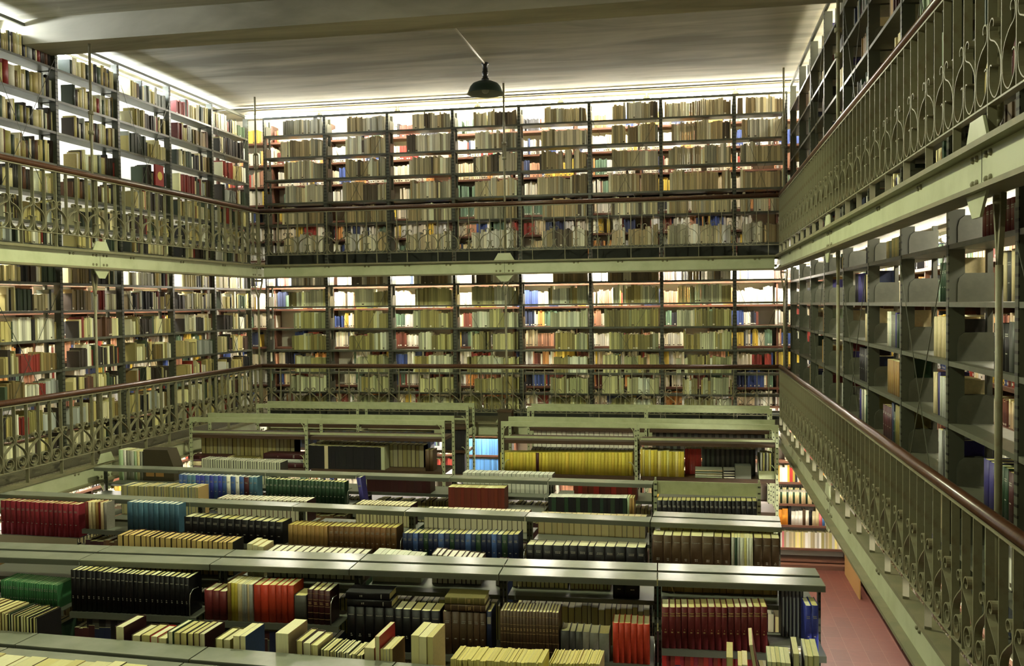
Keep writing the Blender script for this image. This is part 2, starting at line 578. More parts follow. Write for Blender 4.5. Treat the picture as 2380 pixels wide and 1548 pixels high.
# ------------------------------------------------------------------ hanger rods
def hanger(x, y, z0, z1, label, nx, ny, ceiling=False):
    """painted rod with a turnbuckle, set just behind the railing"""
    h = empty('hanger_rod', (x, y, z0), label, 'hanger rod', 'gallery hanger rods')
    H = z1 - z0
    MB().tube([(0, 0, 0.10), (0, 0, H * 0.5), (0, 0, H if ceiling else H - 0.3)], 0.0155, 10).build('rod', M['iron'], h)
    tb = MB()
    zt = 0.62 * H if ceiling else 0.5 * H
    for s in (-1, 1):
        tb.bar((s * 0.024 * abs(ny), s * 0.024 * abs(nx), zt - 0.1), (s * 0.024 * abs(ny), s * 0.024 * abs(nx), zt + 0.1), 0.014)
    if ceiling:
        tb.tube([(0, 0, zt - 0.13), (0, 0, zt - 0.09)], 0.032, 10).tube([(0, 0, zt + 0.09), (0, 0, zt + 0.13)], 0.032, 10)
        tb.build('turnbuckle', M['iron'], h)
    else:
        fk = MB()
        for s in (-1, 1):
            a, b = s * 0.045 * abs(ny), s * 0.045 * abs(nx)
            fk.bar((0, 0, H - 0.31), (a, b, H - 0.06), 0.02)
            fk.bar((a, b, H - 0.07), (a, b, H), 0.022)
        fk.build('fork', M['girder_dirty'], h)
        MB().tube([(-0.05 * abs(ny), -0.05 * abs(nx), H - 0.03), (0.05 * abs(ny), 0.05 * abs(nx), H - 0.03)], 0.014, 8).build('pin', M['girder_dirty'], h)
    # hook end at the foot
    hk = MB()
    hk.tube([(0, 0, 0.12)] + [(0.035 * math.sin(a) * abs(ny), 0.035 * math.sin(a) * abs(nx), 0.055 + 0.04 * math.cos(a)) for a in [k * PI / 6 for k in range(0, 9)]], 0.011, 6)
    hk.build('hook', M['iron'], h)
    return h


OFF = 0.058
for x, y, nx, ny, w in ((XL - OFF, 9.60, 1, 0, 'beside the left gallery railing'), (XL - OFF, YB + OFF, 1, 1, 'at the far left corner'), (-2.705, YB + OFF, 0, 1, 'midway along the back gallery railing'),
                        (XR + OFF, YB + OFF, 1, 1, 'at the far right corner'), (XR + OFF, 8.75, 1, 0, 'beside the right railing, farther one'), (XR + OFF, 4.30, 1, 0, 'beside the right railing, nearest the viewer')):
    hanger(x, y, FLOOR1 + 0.002, 4.588, 'painted hanger rod with forked head %s, lower gallery' % w, nx, ny)
    hanger(x, y, FLOOR2 + 0.002, (7.13 if abs(y - 9.6) < 0.2 else ZC) - 0.002, 'painted hanger rod with turnbuckle %s, upper gallery' % w, nx, ny, True)

# ------------------------------------------------------------------ metal shelving on the galleries
SH_UP = [6.94, 6.58, 6.22, 5.84, 5.49, 5.03]
SH_LO = [4.49, 4.15, 3.79, 3.44, 3.08, 2.76, 2.50]
SH_UPS = [6.99, 6.62, 6.24, 5.86, 5.50, 5.16, 4.90]
SH_LOS = [4.46, 4.13, 3.79, 3.43, 3.07, 2.73, 2.50]
DEPTH = 0.25


def map_back(u, d, z): return (u, SHB + d, z)
def map_left(u, d, z): return (SHL - d, u, z)
def map_right(u, d, z): return (SHR + d, u, z)


def bay_meshes(wd):
    """shelf tray with turned-up end plates, in local u (0..wd), d, z about the shelf top"""
    s = MB()
    s.box(0.024, wd - 0.024, 0.0, DEPTH, -0.028, 0)
    for x0 in (0.024, wd - 0.030):
        pr = [(0.045, 0), (0.045, 0.10), (0.055, 0.14), (0.085, 0.165), (0.24, 0.165), (0.24, 0)]
        b = len(s.v)
        for x in (x0, x0 + 0.006):
            for d, z in pr:
                s.v.append((x, d, z))
        k = len(pr)
        s.face([b + i for i in range(k)][::-1]); s.face([b + k + i for i in range(k)])
        for i in range(k):
            s.face([b + i, b + (i + 1) % k, b + k + (i + 1) % k, b + k + i])
    return s.mesh('shelf', M['steel'])


def shelving(side, lvl, edges, shelves, top, cross):
    """a run of bays; each bay is one thing with two posts, trays, a top bar and crossed tie rods"""
    base = FLOOR2 if lvl == 'upper' else FLOOR1
    ang = {'back': 0, 'left': PI / 2, 'right': PI / 2}[side]
    for i in range(len(edges) - 1):
        a, b = edges[i], edges[i + 1]
        wd = b - a
        if side == 'back':
            loc = (a, SHB, base)
            word = '%s bay from the left of the back %s gallery' % (nth(i + 1), lvl)
        elif side == 'left':
            loc = (SHL, a, base)
            word = '%s bay from the back corner of the left %s gallery' % (nth(len(edges) - 1 - i), lvl)
        else:
            loc = (SHR, b, base)
            word = '%s bay from the back corner of the right %s gallery' % (nth(len(edges) - 1 - i), lvl)
        t = empty('shelving_bay', loc, 'dark steel open shelving, ' + word, 'shelving', 'steel shelving bays on the galleries', {'back': 0, 'left': PI / 2, 'right': -PI / 2}[side])
        # local: x along the run, y into the shelf, so the left side rotates +90 and the right side -90
        pm = MB().box(-0.011, 0.011, 0.0, 0.09, 0, top - base).mesh('upright', M['post'])
        add('upright', pm, t, (0.0115, 0, 0))
        add('upright', pm, t, (wd - 0.0115, 0, 0))
        pb = MB().box(-0.010, 0.010, 0.21, 0.24, 0, top - base).mesh('back_post', M['steel'])
        add('back_post', pb, t, (0.012, 0, 0))
        add('back_post', pb, t, (wd - 0.012, 0, 0))
        sm = bay_meshes(wd)
        for z in shelves:
            add('shelf', sm, t, (0, 0.004, z - base))
        MB().box(0.0005, wd - 0.0005, -0.002, 0.03, top - base, top - base + 0.035).build('top_bar', M['steel'], t)
        if side != 'right': MB().box(0.034, wd - 0.034, 0.012, 0.03, 0.0, min(shelves) - base - 0.03).build('plinth', M['slot'], t)
        if cross and i % 2 == 1:
            zl, zh = base + 0.3, top - 0.25
            if lvl == 'lower': zl, zh = base + 0.25, base + 2.0
            cr = MB()
            cr.bar((0.04, -0.006, zl - base), (wd - 0.04, -0.006, zh - base), 0.005)
            cr.bar((0.04, -0.012, zh - base), (wd - 0.04, -0.012, zl - base), 0.005)
            cr.build('tie_rod', M['steel'], t)


EB = [-6.86, -5.80, -4.74, -3.67, -2.61, -1.52, -0.44, 0.64, 1.40]
EL = [5.08, 6.30, 7.52, 8.75, 9.98, 11.20, 12.44, 13.66, 14.88]
ER = [2.15, 3.40, 4.62, 5.80, 7.03, 8.28, 9.58, 10.92, 12.12, 13.36, 14.54]
shelving('back', 'upper', EB, SH_UP, 7.20, True)
shelving('back', 'lower', EB, SH_LO, 4.66, True)
shelving('left', 'upper', EL, SH_UPS, 7.33, True)
shelving('left', 'lower', EL, SH_LOS, 4.66, True)
shelving('right', 'upper', ER, SH_UPS, 7.33, True)
shelving('right', 'lower', ER, SH_LOS, 4.66, True)

# ------------------------------------------------------------------ wooden bookcases on the walls
WD_UP = [6.96, 6.58, 6.21, 5.90, 5.60, 5.28, 4.95]
WD_LO = [4.48, 4.11, 3.79, 3.46, 3.14, 2.81, 2.52]
WD_GR = [1.99, 1.66, 1.33, 0.99, 0.656, 0.30, 0.12]


def wall_bookcase(side, lvl, u0, u1, shelves, z0, z1):
    if side == 'back': loc, ang = (u0, WSB, z0), 0
    elif side == 'left': loc, ang = (WSL, u0, z0), PI / 2
    else: loc, ang = (WSR, u1, z0), -PI / 2
    L = u1 - u0
    d = 0.27
    w = {'ground': 'ground floor', 'lower': 'lower gallery', 'upper': 'upper gallery'}[lvl]
    t = empty('wall_bookcase', loc, 'red-brown wooden bookcase lining the %s wall on the %s' % (side, w), 'bookcase', 'wooden wall bookcases', ang)
    for z in shelves:
        MB().box(0, L, 0, d, z - 0.032 - z0, z - z0).build('shelf', M['woodshelf'], t)
    n = max(1, round(L / 1.07))
    for i in range(n + 1):
        u = min(max(i * L / n, 0.015), L - 0.015)
        MB().box(u - 0.014, u + 0.014, 0.03, d, 0.0, z1 - z0).build('upright', M['woodshelf'], t)
    if lvl == 'ground' and side == 'back':
        MB().box(0, L, -0.12, d, 0.0, 0.07).build('plinth', M['woodshelf'], t)


for lvl, sh, z0, z1 in (('upper', WD_UP, FLOOR2, 7.25), ('lower', WD_LO, FLOOR1, 4.70), ('ground', WD_GR, 0.0, 2.30)):
    wall_bookcase('back', lvl, -8.1, 2.36, sh, z0, z1)
    if lvl != 'upper':
        wall_bookcase('left', lvl, 4.0, 14.95, sh, z0, z1)
    wall_bookcase('right', lvl, 3.0, 14.95, sh, z0, z1)

# ------------------------------------------------------------------ fluorescent tubes
def tube_lamp(p, q, word, m):
    p, q = Vector(p), Vector(q)
    d = (q - p).normalized()
    t = empty('fluorescent_lamp', ((p + q) / 2), word, 'fluorescent lamp', 'fluorescent tubes over the shelving')
    o = (p + q) / 2
    MB().tube([p - o + d * 0.04, q - o - d * 0.04], 0.019, 8, caps=False).build('tube', m, t)
    MB().bar(p - o + Vector((0, 0, 0.045)), q - o + Vector((0, 0, 0.045)), 0.05, 0.03).build('batten', M['cap'], t)
    for a in (p - o, q - o - d * 0.04):
        MB().tube([a, a + d * 0.04], 0.022, 8).build('end_cap', M['cap'], t)


for lvl, zb, zs in (('upper', 7.295, 7.29), ('lower', 4.66, 4.64), ('ground', 2.28, 2.26)):
    yb = 14.62 if lvl == 'upper' else 14.86
    w = {'ground': 'ground floor', 'lower': 'lower gallery', 'upper': 'upper gallery'}[lvl]
    for i in range(7):
        x0 = -7.27 + i * 1.325
        tube_lamp((x0, yb, zb), (x0 + 1.30, yb, zb), 'glowing fluorescent tube above the back shelving, %s, %s from the left' % (w, nth(i + 1)), TUBE_W)
    for i in range(6):
        y0 = 7.0 + i * 1.24
        tube_lamp((-7.68 if lvl == 'upper' else -7.86, y0, zs), (-7.68 if lvl == 'upper' else -7.86, y0 + 1.2, zs), 'glowing fluorescent tube above the left shelving, %s, %s from the back corner' % (w, nth(6 - i)), TUBE_C if lvl == 'upper' else TUBE_W)
    for i in range(8):
        y0 = 4.6 + i * 1.24
        xx = {'upper': 1.82, 'lower': 2.04, 'ground': 2.0}[lvl]
        tube_lamp((xx, y0, zs), (xx, y0 + 1.2, zs), 'glowing fluorescent tube above the right shelving, %s, %s from the back corner' % (w, nth(8 - i)), TUBE_D if lvl != 'ground' else TUBE_W)


# ------------------------------------------------------------------ pendant lamps
def pendant(x, y, label, lit):
    p = empty('pendant_lamp', (x, y, 7.0), label, 'pendant lamp', 'enamelled pendant lamps')
    zt = ZC - 7.0
    MB().lathe([(0.0, zt - 0.001), (0.05, zt - 0.002), (0.05, zt - 0.02), (0.035, zt - 0.03), (0.035, 0.30), (0.042, 0.295), (0.042, 0.255), (0.035, 0.25), (0.036, 0.205), (0.05, 0.20), (0.055, 0.16), (0.0, 0.16)], 20).build('neck', M['lampblack'], p)
    MB().lathe([(0.05, 0.168), (0.10, 0.160), (0.17, 0.130), (0.205, 0.09), (0.225, 0.04), (0.245, 0.0), (0.25, -0.006)], 40).build('shade', M['lampgreen'], p)
    MB().lathe([(0.249, -0.006), (0.24, 0.0), (0.22, 0.038), (0.2, 0.086), (0.166, 0.124), (0.10, 0.153), (0.0, 0.158)], 40).build('reflector', M['lampwhite'], p)
    zb = 0.05 if lit is None else 0.045
    MB().lathe([(0.0, zb - 0.055), (0.025, zb - 0.05), (0.046, zb - 0.03), (0.052, zb), (0.046, zb + 0.03), (0.03, zb + 0.07), (0.024, 0.158)], 16).build('bulb', lit or M['bulb_off'], p)
    return p


pendant(-2.72, 12.5, 'dark green enamelled pendant lamp hanging unlit before the back gallery', None)
pendant(-2.72, 8.0, 'lit enamelled pendant lamp on the ceiling before the beam', BULB)
pendant(-2.72, 2.9, 'lit enamelled pendant lamp on the ceiling above the near gallery', BULB2)
cb = MB().tube([(-2.71, 10.55, ZC - 0.014), (-2.715, 11.6, ZC - 0.014), (-2.72, 12.44, ZC - 0.014)], 0.012, 6)
tag(cb.build('lamp_conduit', M['conduit']), 'pale metal conduit on the ceiling leading to the unlit pendant lamp', 'conduit')

# ------------------------------------------------------------------ books
COLS = {
    'black': (21, 20, 22), 'dark red': (104, 38, 40), 'crimson': (136, 42, 54), 'maroon': (66, 30, 32), 'orange-red': (192, 66, 42), 'green': (58, 112, 68), 'dark green': (38, 62, 42),
    'navy blue': (32, 42, 70), 'blue': (62, 88, 140), 'teal blue': (70, 104, 124), 'bright blue': (52, 62, 150), 'brown': (112, 82, 48), 'dark brown': (84, 66, 46), 'tan': (150, 118, 66), 'cream': (222, 208, 160),
    'white': (232, 230, 214), 'yellow': (196, 178, 66), 'pale yellow': (216, 206, 130), 'grey': (134, 134, 122), 'pale grey': (182, 184, 176), 'olive': (120, 112, 60), 'red-brown': (118, 50, 34), 'orange': (232, 150, 50),
    'red': (172, 44, 38), 'light blue': (92, 150, 214), 'violet blue': (60, 54, 122), 'pink': (224, 128, 132), 'dark grey': (74, 74, 70), 'pale green': (176, 196, 160)}
PAGE = [(234, 228, 168), (228, 218, 150), (240, 236, 194), (220, 210, 146), (238, 232, 182)]
_cache = {}


def page_col(tint=None):
    c = tint or RND.choice(PAGE)
    j = RND.uniform(0.93, 1.03)
    return rgb(*[min(250, x * j) for x in c])


def book_meshes(w, H, D, style):
    """hardcover: cover shell with rounded back and square boards, page block inside; spine at y=0 facing -y"""
    key = (round(w, 3), round(H, 2), round(D, 2), style)
    if key in _cache:
        return _cache[key]
    w, H, D = key[0], key[1], key[2]
    soft = style.startswith('soft')
    t = 0.0012 if soft else min(0.003, w * 0.14)
    bulge = 0.0 if soft else min(0.006, w * 0.14)
    n = 2 if soft else 6
    outer = []
    for i in range(n + 1):
        x = w * i / n
        s = 1 - (2 * i / n - 1) ** 2
        outer.append((x, -bulge * s + (0.0 if soft else bulge)))
    inner = [(t + (w - 2 * t) * i / n, y + t) for i, (x, y) in enumerate(outer)]
    ring_o = [(0, D)] + outer + [(w, D)]
    ring_i = [(t, D)] + inner + [(w - t, D)]
    mb = MB()
    k = len(ring_o)
    for z in (0, H):
        for p in ring_o: mb.v.append((p[0], p[1], z))
        for p in ring_i: mb.v.append((p[0], p[1], z))
    for i in range(k - 1):
        mb.face([i, i + 1, 2 * k + i + 1, 2 * k + i], 0, None, 1 <= i < k - 2)
        mb.face([k + i + 1, k + i, 3 * k + i, 3 * k + i + 1])
        mb.face([2 * k + i, 2 * k + i + 1, 3 * k + i + 1, 3 * k + i])
        mb.face([i + 1, i, k + i, k + i + 1])
    mb.face([0, 2 * k, 3 * k, k])
    mb.face([k - 1, 2 * k - 1, 4 * k - 1, 3 * k - 1])
    # stamped lettering lies on the spine

    def stamp(x0, x1, z0, z1, mi):
        e = 0.0007
        ys = [-bulge * (1 - (2 * x / w - 1) ** 2) + bulge - e for x in (x0, x1)]
        if soft: ys = [-e, -e]
        b = len(mb.v)
        mb.v.extend([(w * 0 + x0, ys[0] if x0 < w / 2 and x1 <= w / 2 or x0 >= w / 2 else min(ys), z0), (x1, ys[1], z0), (x1, ys[1], z1), (x0, ys[0], z1)])
        mb.face([b, b + 1, b + 2, b + 3], mi)

    def wrap(z0, z1, mi, a=0.06):
        for i in range(4):
            stamp(w * (a + (1 - 2 * a) * i / 4), w * (a + (1 - 2 * a) * (i + 1) / 4), z0, z1, mi)

    rr = random.Random(hash((key[0] * 1000, style.__len__())) & 0xffff)

    def title(zc, lines, mi, wid=0.7, hgt=0.006):
        for q in range(lines):
            z = zc - q * hgt * 1.9
            x = w * (1 - wid) / 2 + rr.uniform(0, 0.08) * w
            while x < w * (1 + wid) / 2 - 0.003:
                dx = min(rr.uniform(0.10, 0.2) * w, w * (1 + wid) / 2 - x)
                stamp(x, x + dx * 0.8, z, z + hgt, mi)
                x += dx
    if 'gilt' in style:
        wrap(H * 0.86, H * 0.865, 1); wrap(H * 0.78, H * 0.785, 1)
        title(H * 0.835, 2, 1, 0.7, 0.007)
        title(H * 0.38, 1, 1, 0.4, 0.008); title(H * 0.45, 1, 1, 0.15, 0.006)
    elif 'title' in style:
        title(H * 0.77, 2, 2, 0.6, 0.0055); title(H * 0.36, 1, 2, 0.35, 0.006)
    elif 'name' in style:
        title(H * 0.80, 1, 2, 0.7, 0.006)
        title(H * 0.36, 2, 2, 0.3, 0.006)
    elif 'bands' in style:
        for q in (0.15, 0.33, 0.52, 0.71, 0.88): wrap(H * q, H * q + 0.0022, 1, 0.03)
        title(H * 0.62, 2, 1, 0.6, 0.005)
    elif 'label' in style:
        wrap(H * 0.72, H * 0.88, 2, 0.1)
    elif 'spots' in style:
        wrap(H * 0.08, H * 0.17, 2, 0.2)
    cover = mb.mesh('cover', [M['cloth'], M['gilt'], M['ink']])
    if soft:
        pb = MB().box(t, w - t, t, D - 0.001, 0.0002, H - 0.0002)
    else:
        # page block, hollowed a little at the fore-edge
        pb = MB()
        ff = min(0.004, w * 0.1)
        pts = [(t, bulge + t), (w - t, bulge + t), (w - t, D - 0.004), (w * 0.75, D - 0.004 - ff), (w * 0.25, D - 0.004 - ff), (t, D - 0.004)]
        b = len(pb.v)
        for z in (0.003, H - 0.004):
            for p in pts: pb.v.append((p[0], p[1], z))
        kk = len(pts)
        pb.face([b + i for i in range(kk)][::-1]); pb.face([b + kk + i for i in range(kk)])
        for i in range(kk):
            pb.face([b + i, b + (i + 1) % kk, b + kk + (i + 1) % kk, b + kk + i])
    pages = pb.mesh('page_block', M['paper'])
    _cache[key] = (cover, pages, key)
    return _cache[key]


COUNT = {}
STUFF = MB()


def make_book(kind, P, ang, w, H, D, col, style, label, group, cat=None, flip=False, lean=0.0, page=None, lying=False, parts=True):
    """P: lower left front corner of the standing book as seen from its front; ang: heading of the shelf"""
    wq = max(0.004, round(w * 250) / 250.0 + 0.0)
    hq = round(H * 50) / 50.0
    cover, pages, key = book_meshes(wq, hq, D, style)
    o = bpy.data.objects.new(kind, cover)
    C.objects.link(o)
    sx, sz = w / key[0], H / key[1]
    m = Matrix.Translation(P) @ Matrix.Rotation(ang, 4, 'Z')
    if lean:
        if lean > 0:
            m = m @ Matrix.Translation((w, 0, 0)) @ Matrix.Rotation(lean, 4, 'Y') @ Matrix.Translation((-w, 0, 0))
        else:
            m = m @ Matrix.Rotation(lean, 4, 'Y')
    if lying:
        # spine to the front, lying on its side: long edge along the shelf
        m = m @ Matrix.Translation((0, 0, w)) @ Matrix.Rotation(PI / 2, 4, 'Y')
    if flip:
        m = m @ Matrix.Translation((w, D, 0)) @ Matrix.Rotation(PI, 4, 'Z')
    o.matrix_world = m @ Matrix.Diagonal((sx, 1, sz, 1))
    jb = RND.uniform(0.93, 1.07)
    o.color = rgb(*[min(255, max(0, c * jb * RND.uniform(0.98, 1.02))) for c in col])
    tag(o, label, cat or ('book' if kind != 'journal' else 'journal'), group)
    if parts:
        pg = bpy.data.objects.new('page_block', pages)
        C.objects.link(pg)
        pg.parent = o
        pg.color = page_col(page)
    COUNT[kind] = COUNT.get(kind, 0) + 1
    return o


# ------------------------------------------------------------------ the stack rows on the floor
SC = {1: 0.897, 2: 0.897, 3: 0.897, 4: 0.897, 5: 0.94, 6: 1.0}      # row by row scale from the survey drawing
ROWS = {k: (a * SC[k], b) for k, (a, b) in {1: (4.57, -0.04), 2: (6.83, 0.0325), 3: (8.575, -0.043), 4: (10.35, -0.025), 5: (12.1, 0.0), 6: (13.08, 0.0)}.items()}
ROWNAME = {1: 'nearest stack row', 2: 'second stack row', 3: 'third stack row', 4: 'fourth stack row', 5: 'tall green-framed row', 6: 'rearmost stack row'}


def zs(row, z):
    return CAM.z - (CAM.z - z) * SC[row]


_U = {
    1: ([-5.0, -3.87, -2.74, -1.60, -0.46, 0.72], [1.80, 2.0, 1.80, 1.80, 1.80], [2.035] * 5),
    2: ([-5.80, -4.68, -3.60, -2.50, -1.38, -0.25, 0.89], [1.86, 1.85, 1.83, 1.66, 1.655, 1.775], [1.975] * 6),
    3: ([-7.20, -6.08, -4.935, -3.82, -2.665, -1.50, -0.360, 0.77], [1.822, 1.92, 1.855, 1.825, 1.79, 1.73, 1.80], [1.93] * 7),
    4: ([-7.22, -6.06, -4.93, -3.80, -2.68, -1.555, -0.41, 0.72], [1.88, 1.88, 1.87, 1.80, 1.885, 1.83, 1.80], [1.96] * 7)}
UNITS = {k: ([u * SC[k] for u in e], [zs(k, z) for z in n], [zs(k, z) for z in f]) for k, (e, n, f) in _U.items()}
HCAP = zs(1, 2.20)
SV = 0.897


def row_pt(row, u, v, z):
    a, b = ROWS[row]
    th = math.atan(b)
    return Vector((u * math.cos(th) - v * math.sin(th), a + u * math.sin(th) + v * math.cos(th), z))


def to_u(row, P):
    a, b = ROWS[row]
    th = math.atan(b)
    return P.x * math.cos(th) + (P.y - a) * math.sin(th)


def row_stuff(row, u, w, v, D, z, H, col, far, page):
    """one book of the common mass on a stack row"""
    c = rgb(*[min(252, x * RND.uniform(0.92, 1.08)) for x in col])
    pg = page_col(page)
    P = [row_pt(row, u, v, z), row_pt(row, u + w, v, z), row_pt(row, u + w, v + D, z), row_pt(row, u, v + D, z)]
    P = [tuple(p) for p in P] + [(p.x, p.y, p.z + H) for p in P]
    if far and w > 0.008:
        # covers stand proud of the page block on both sides
        t = 0.0025
        STUFF.hexa(P, 0, [c, pg, pg, c, c, c], skip=(0,))
        for k in (0, 1):
            a = u - 0.0002 if k == 0 else u + w - t
            Q = [row_pt(row, a, v - 0.003, z), row_pt(row, a + t, v - 0.003, z), row_pt(row, a + t, v + D, z), row_pt(row, a, v + D, z)]
            Q = [tuple(p) for p in Q] + [(p.x, p.y, p.z + H + 0.002) for p in Q]
            STUFF.hexa(Q, 0, c, skip=(0,))
    else:
        STUFF.hexa(P, 0, [c, pg, c, c, c, c], skip=(0,))


def stack_unit(row, i):
    ed, zn, zf = UNITS[row]
    a, b = ed[i] + 0.004, ed[i + 1] - 0.004
    L = b - a
    th = math.atan(ROWS[row][1])
    t = empty('library_stack', row_pt(row, a, 0, 0), 'grey double-sided bookstack, %s unit from the left, %s' % (nth(i + 1), ROWNAME[row]), 'bookstack', 'low grey stacks on the floor', th)
    panel = row == 4 and i == 6
    if not panel:
        for v0, v1, nm in ((-0.193, -0.02, 'cap_shelf'), (0.027, 0.20, 'cap_shelf')):
            if row in (3, 4) and v0 > 0 and i < len(ed) - 2:
                continue
            c = MB()
            c.box(0, L, v0, v1, HCAP - 0.006, HCAP)
            c.box(0, L, v0, v0 + 0.006, HCAP - 0.04, HCAP - 0.006, 1)
            c.box(0, L, v1 - 0.006, v1, HCAP - 0.04, HCAP - 0.006, 1)
            c.build(nm, [M['slab'], M['slab_edge']], t)
    else:
        MB().box(0.03, L - 0.03, -0.188, -0.175, zs(4, 2.095), zs(4, 2.235)).build('panel', M['frame'], t)
    zz = zn[i]
    k = 0
    while zz > 0.1:
        c = MB()
        c.box(0.02, L - 0.02, -0.346, -0.03, zz - 0.006, zz)
        c.box(0.02, L - 0.02, -0.346, -0.340, zz - 0.04, zz - 0.006)
        c.build('shelf', [M['slab_edge']], t)
        zz -= 0.36
    zz = zf[i]
    while zz > 0.1:
        c = MB()
        c.box(0.02, L - 0.02, 0.027, 0.44, zz - 0.006, zz)
        c.box(0.02, L - 0.02, 0.027, 0.033, zz - 0.03, zz - 0.006)
        c.build('shelf', [M['slab_edge']], t)
        zz -= 0.38
    if row == 3 and i == 0:
        MB().box(0.02, L - 0.02, -0.352, -0.347, zn[i] - 0.10, zn[i]).build('front_board', M['card_pale'], t)
    # what fills the lower shelves, mostly in shadow
    for lev in (1, 2):
        for near in (1, 0):
            z = (zn[i] - 0.36 * lev) if near else (zf[i] - 0.38 * lev)
            if row == 1 and near: continue
            u = 0.045
            cc = RND.choice(['black', 'maroon', 'dark brown', 'navy blue', 'dark green', 'dark grey', 'tan'])
            while u < L - 0.06:
                if RND.random() < 0.12: cc = RND.choice(['black', 'maroon', 'dark brown', 'navy blue', 'dark green', 'dark grey', 'brown'])
                bw = min(RND.uniform(0.025, 0.05), L - 0.045 - u)
                row_stuff(row, a + u, bw - 0.001, -0.33 if near else 0.215, 0.18, z + 0.002, RND.uniform(0.24, 0.27), COLS[cc], not near, None)
                u += bw
    for u in (0.0095, L - 0.0095):
        pm = MB().box(-0.0085, 0.0085, -0.025, 0.025, 0.0, HCAP - (0.041 if not panel else -0.03))
        pm.build('upright', M['post_green'] if panel else M['post'], t, (u, 0, 0))
        MB().box(u - 0.008, u + 0.008, -0.33, 0.42, 0.0, 0.06).build('foot', M['steel'], t)
    if panel:
        for u in (0.02, L - 0.02):
            MB().box(-0.018, 0.018, -0.006, 0.006, 1.80, zs(4, 2.24)).build('post', M['post_green'], t, (u, -0.197, 0))


for row in (1, 2, 3, 4):
    for i in range(len(UNITS[row][0]) - 1):
        stack_unit(row, i)


def unit_of(row, u):
    ed = UNITS[row][0]
    for i in range(len(ed) - 1):
        if u < ed[i + 1]:
            return i
    return len(ed) - 2


def book_set(row, x0, y0, x1, y1, n, cols, style, desc, kind='bound_volume', far=False, D=0.2, zbase=None, off=None, wide=0.25, hj=0.01, leans=None, page=None, pattern=None, group=None):
    """a run of volumes whose front top edge is seen from pixel (x0,y0) to (x1,y1); fore-edges face us where far"""
    S = SC[row]
    if off is None:
        off = 0.245 if far else -0.37
    off *= S
    D *= S
    a, b = ROWS[row]
    A, B = hit(x0, y0, a + off, b), hit(x1, y1, a + off, b)
    ua, ub = to_u(row, A), to_u(row, B)
    i = unit_of(row, (ua + ub) / 2) if row in UNITS else 0
    if zbase is None:
        zbase = (UNITS[row][2] if far else UNITS[row][1])[i]
    else:
        zbase = zs(row, zbase)
    if row in UNITS:
        ed = UNITS[row][0]
        e_ = 0.046 if row == 4 and i == 6 else 0.026
        ua, ub = max(ua, ed[i] + e_), min(ub, ed[i + 1] - e_)
    th = math.atan(b)
    ws = [RND.uniform(1 - wide, 1 + wide) for _ in range(n)]
    gap = 0.0008
    tot = ub - ua - gap * n
    s = sum(ws)
    u = ua
    for k in range(n):
        w = ws[k] / s * tot
        f = (k + 0.5) / n
        zt = A.z + (B.z - A.z) * f
        H = max(0.08, zt - zbase - 0.0015) * RND.uniform(1 - hj, 1 + hj * 0.2)
        Dk = D
        if not far and off < -0.25 and row in (1, 2, 3, 4) and zbase + H > HCAP - 0.055:
            Dk = min(D, -off - 0.205 - 0.008)
        c = cols[k % len(cols)] if pattern is None else pattern[k]
        dv = RND.uniform(0, 0.008)
        if kind == 'mass':
            row_stuff(row, u, w, off + dv, Dk, zbase + 0.001, H, COLS[c], far, page)
        else:
            lab = '%s from the left of the %s, %s' % (nth(k + 1), desc, ROWNAME[row]) if n > 1 else '%s, %s' % (desc, ROWNAME[row])
            make_book(kind, row_pt(row, u, off + dv, zbase + 0.001), th, w, H, Dk, COLS[c], style, lab, group or desc, flip=far, lean=(leans[k] if leans else 0.0), page=page)
        u += w + gap
    return ua, ub


# --- second row, near side
book_set(2, 0, 1349, 132, 1361, 24, ['green'], 'title', 'thin green volumes', wide=0.2, page=(226, 236, 196))
book_set(2, 157, 1324, 438, 1343, 24, ['black'], 'name', 'black bound volumes')
book_set(2, 449, 1370, 525, 1375, 3, ['dark red'], 'plain', 'three squat dark red volumes', wide=0.08)
book_set(2, 528, 1354, 587, 1359, 8, None, 'soft', 'yellow and white paper-bound issues', 'journal', wide=0.4, pattern=['tan', 'yellow', 'yellow', 'cream', 'pale grey', 'pale grey', 'cream', 'pale grey'])
book_set(2, 588, 1359, 681, 1361, 6, ['orange-red'], 'plain', 'orange-red volumes beside the yellow issues', wide=0.25)
book_set(2, 683, 1383, 711, 1385, 1, ['dark grey'], 'plain', 'single dark grey volume beside the orange-red ones')
book_set(2, 713, 1370, 766, 1374, 4, ['maroon'], 'bands', 'four dark maroon volumes', wide=0.1)
ub10 = book_set(2, 778, 1407, 1022, 1421, 10, ['black'], 'name', 'thick black volumes with small white titles', wide=0.2)
book_set(2, 1029, 1421, 1129, 1426, 6, ['dark brown'], 'title', 'brown leather volumes under the flat pair', wide=0.2)
book_set(2, 1131, 1421, 1159, 1421, 1, ['navy blue'], 'label', 'tall navy volume with pale labels')
book_set(2, 1162, 1419, 1298, 1424, 18, ['dark brown'], 'bands', 'tall brown volumes with gilt bands', wide=0.12)
book_set(2, 1303, 1466, 1416, 1474, 6, ['dark grey', 'dark grey', 'dark grey', 'grey', 'grey', 'grey'], 'plain', 'grey slipcased volumes', wide=0.4, D=0.19)
book_set(2, 1424, 1447, 1510, 1452, 6, ['orange-red'], 'plain', 'bright orange-red volumes with dusty tops', wide=0.08, leans=[0.0] * 6)
book_set(2, 1527, 1411, 1784, 1411, 16, ['dark red'], 'gilt', 'dark red gilt-titled volumes', wide=0.22)
book_set(2, 1872, 1407, 1903, 1408, 2, ['bright blue'], 'title', 'tall blue pair at the shelf end', wide=0.1)
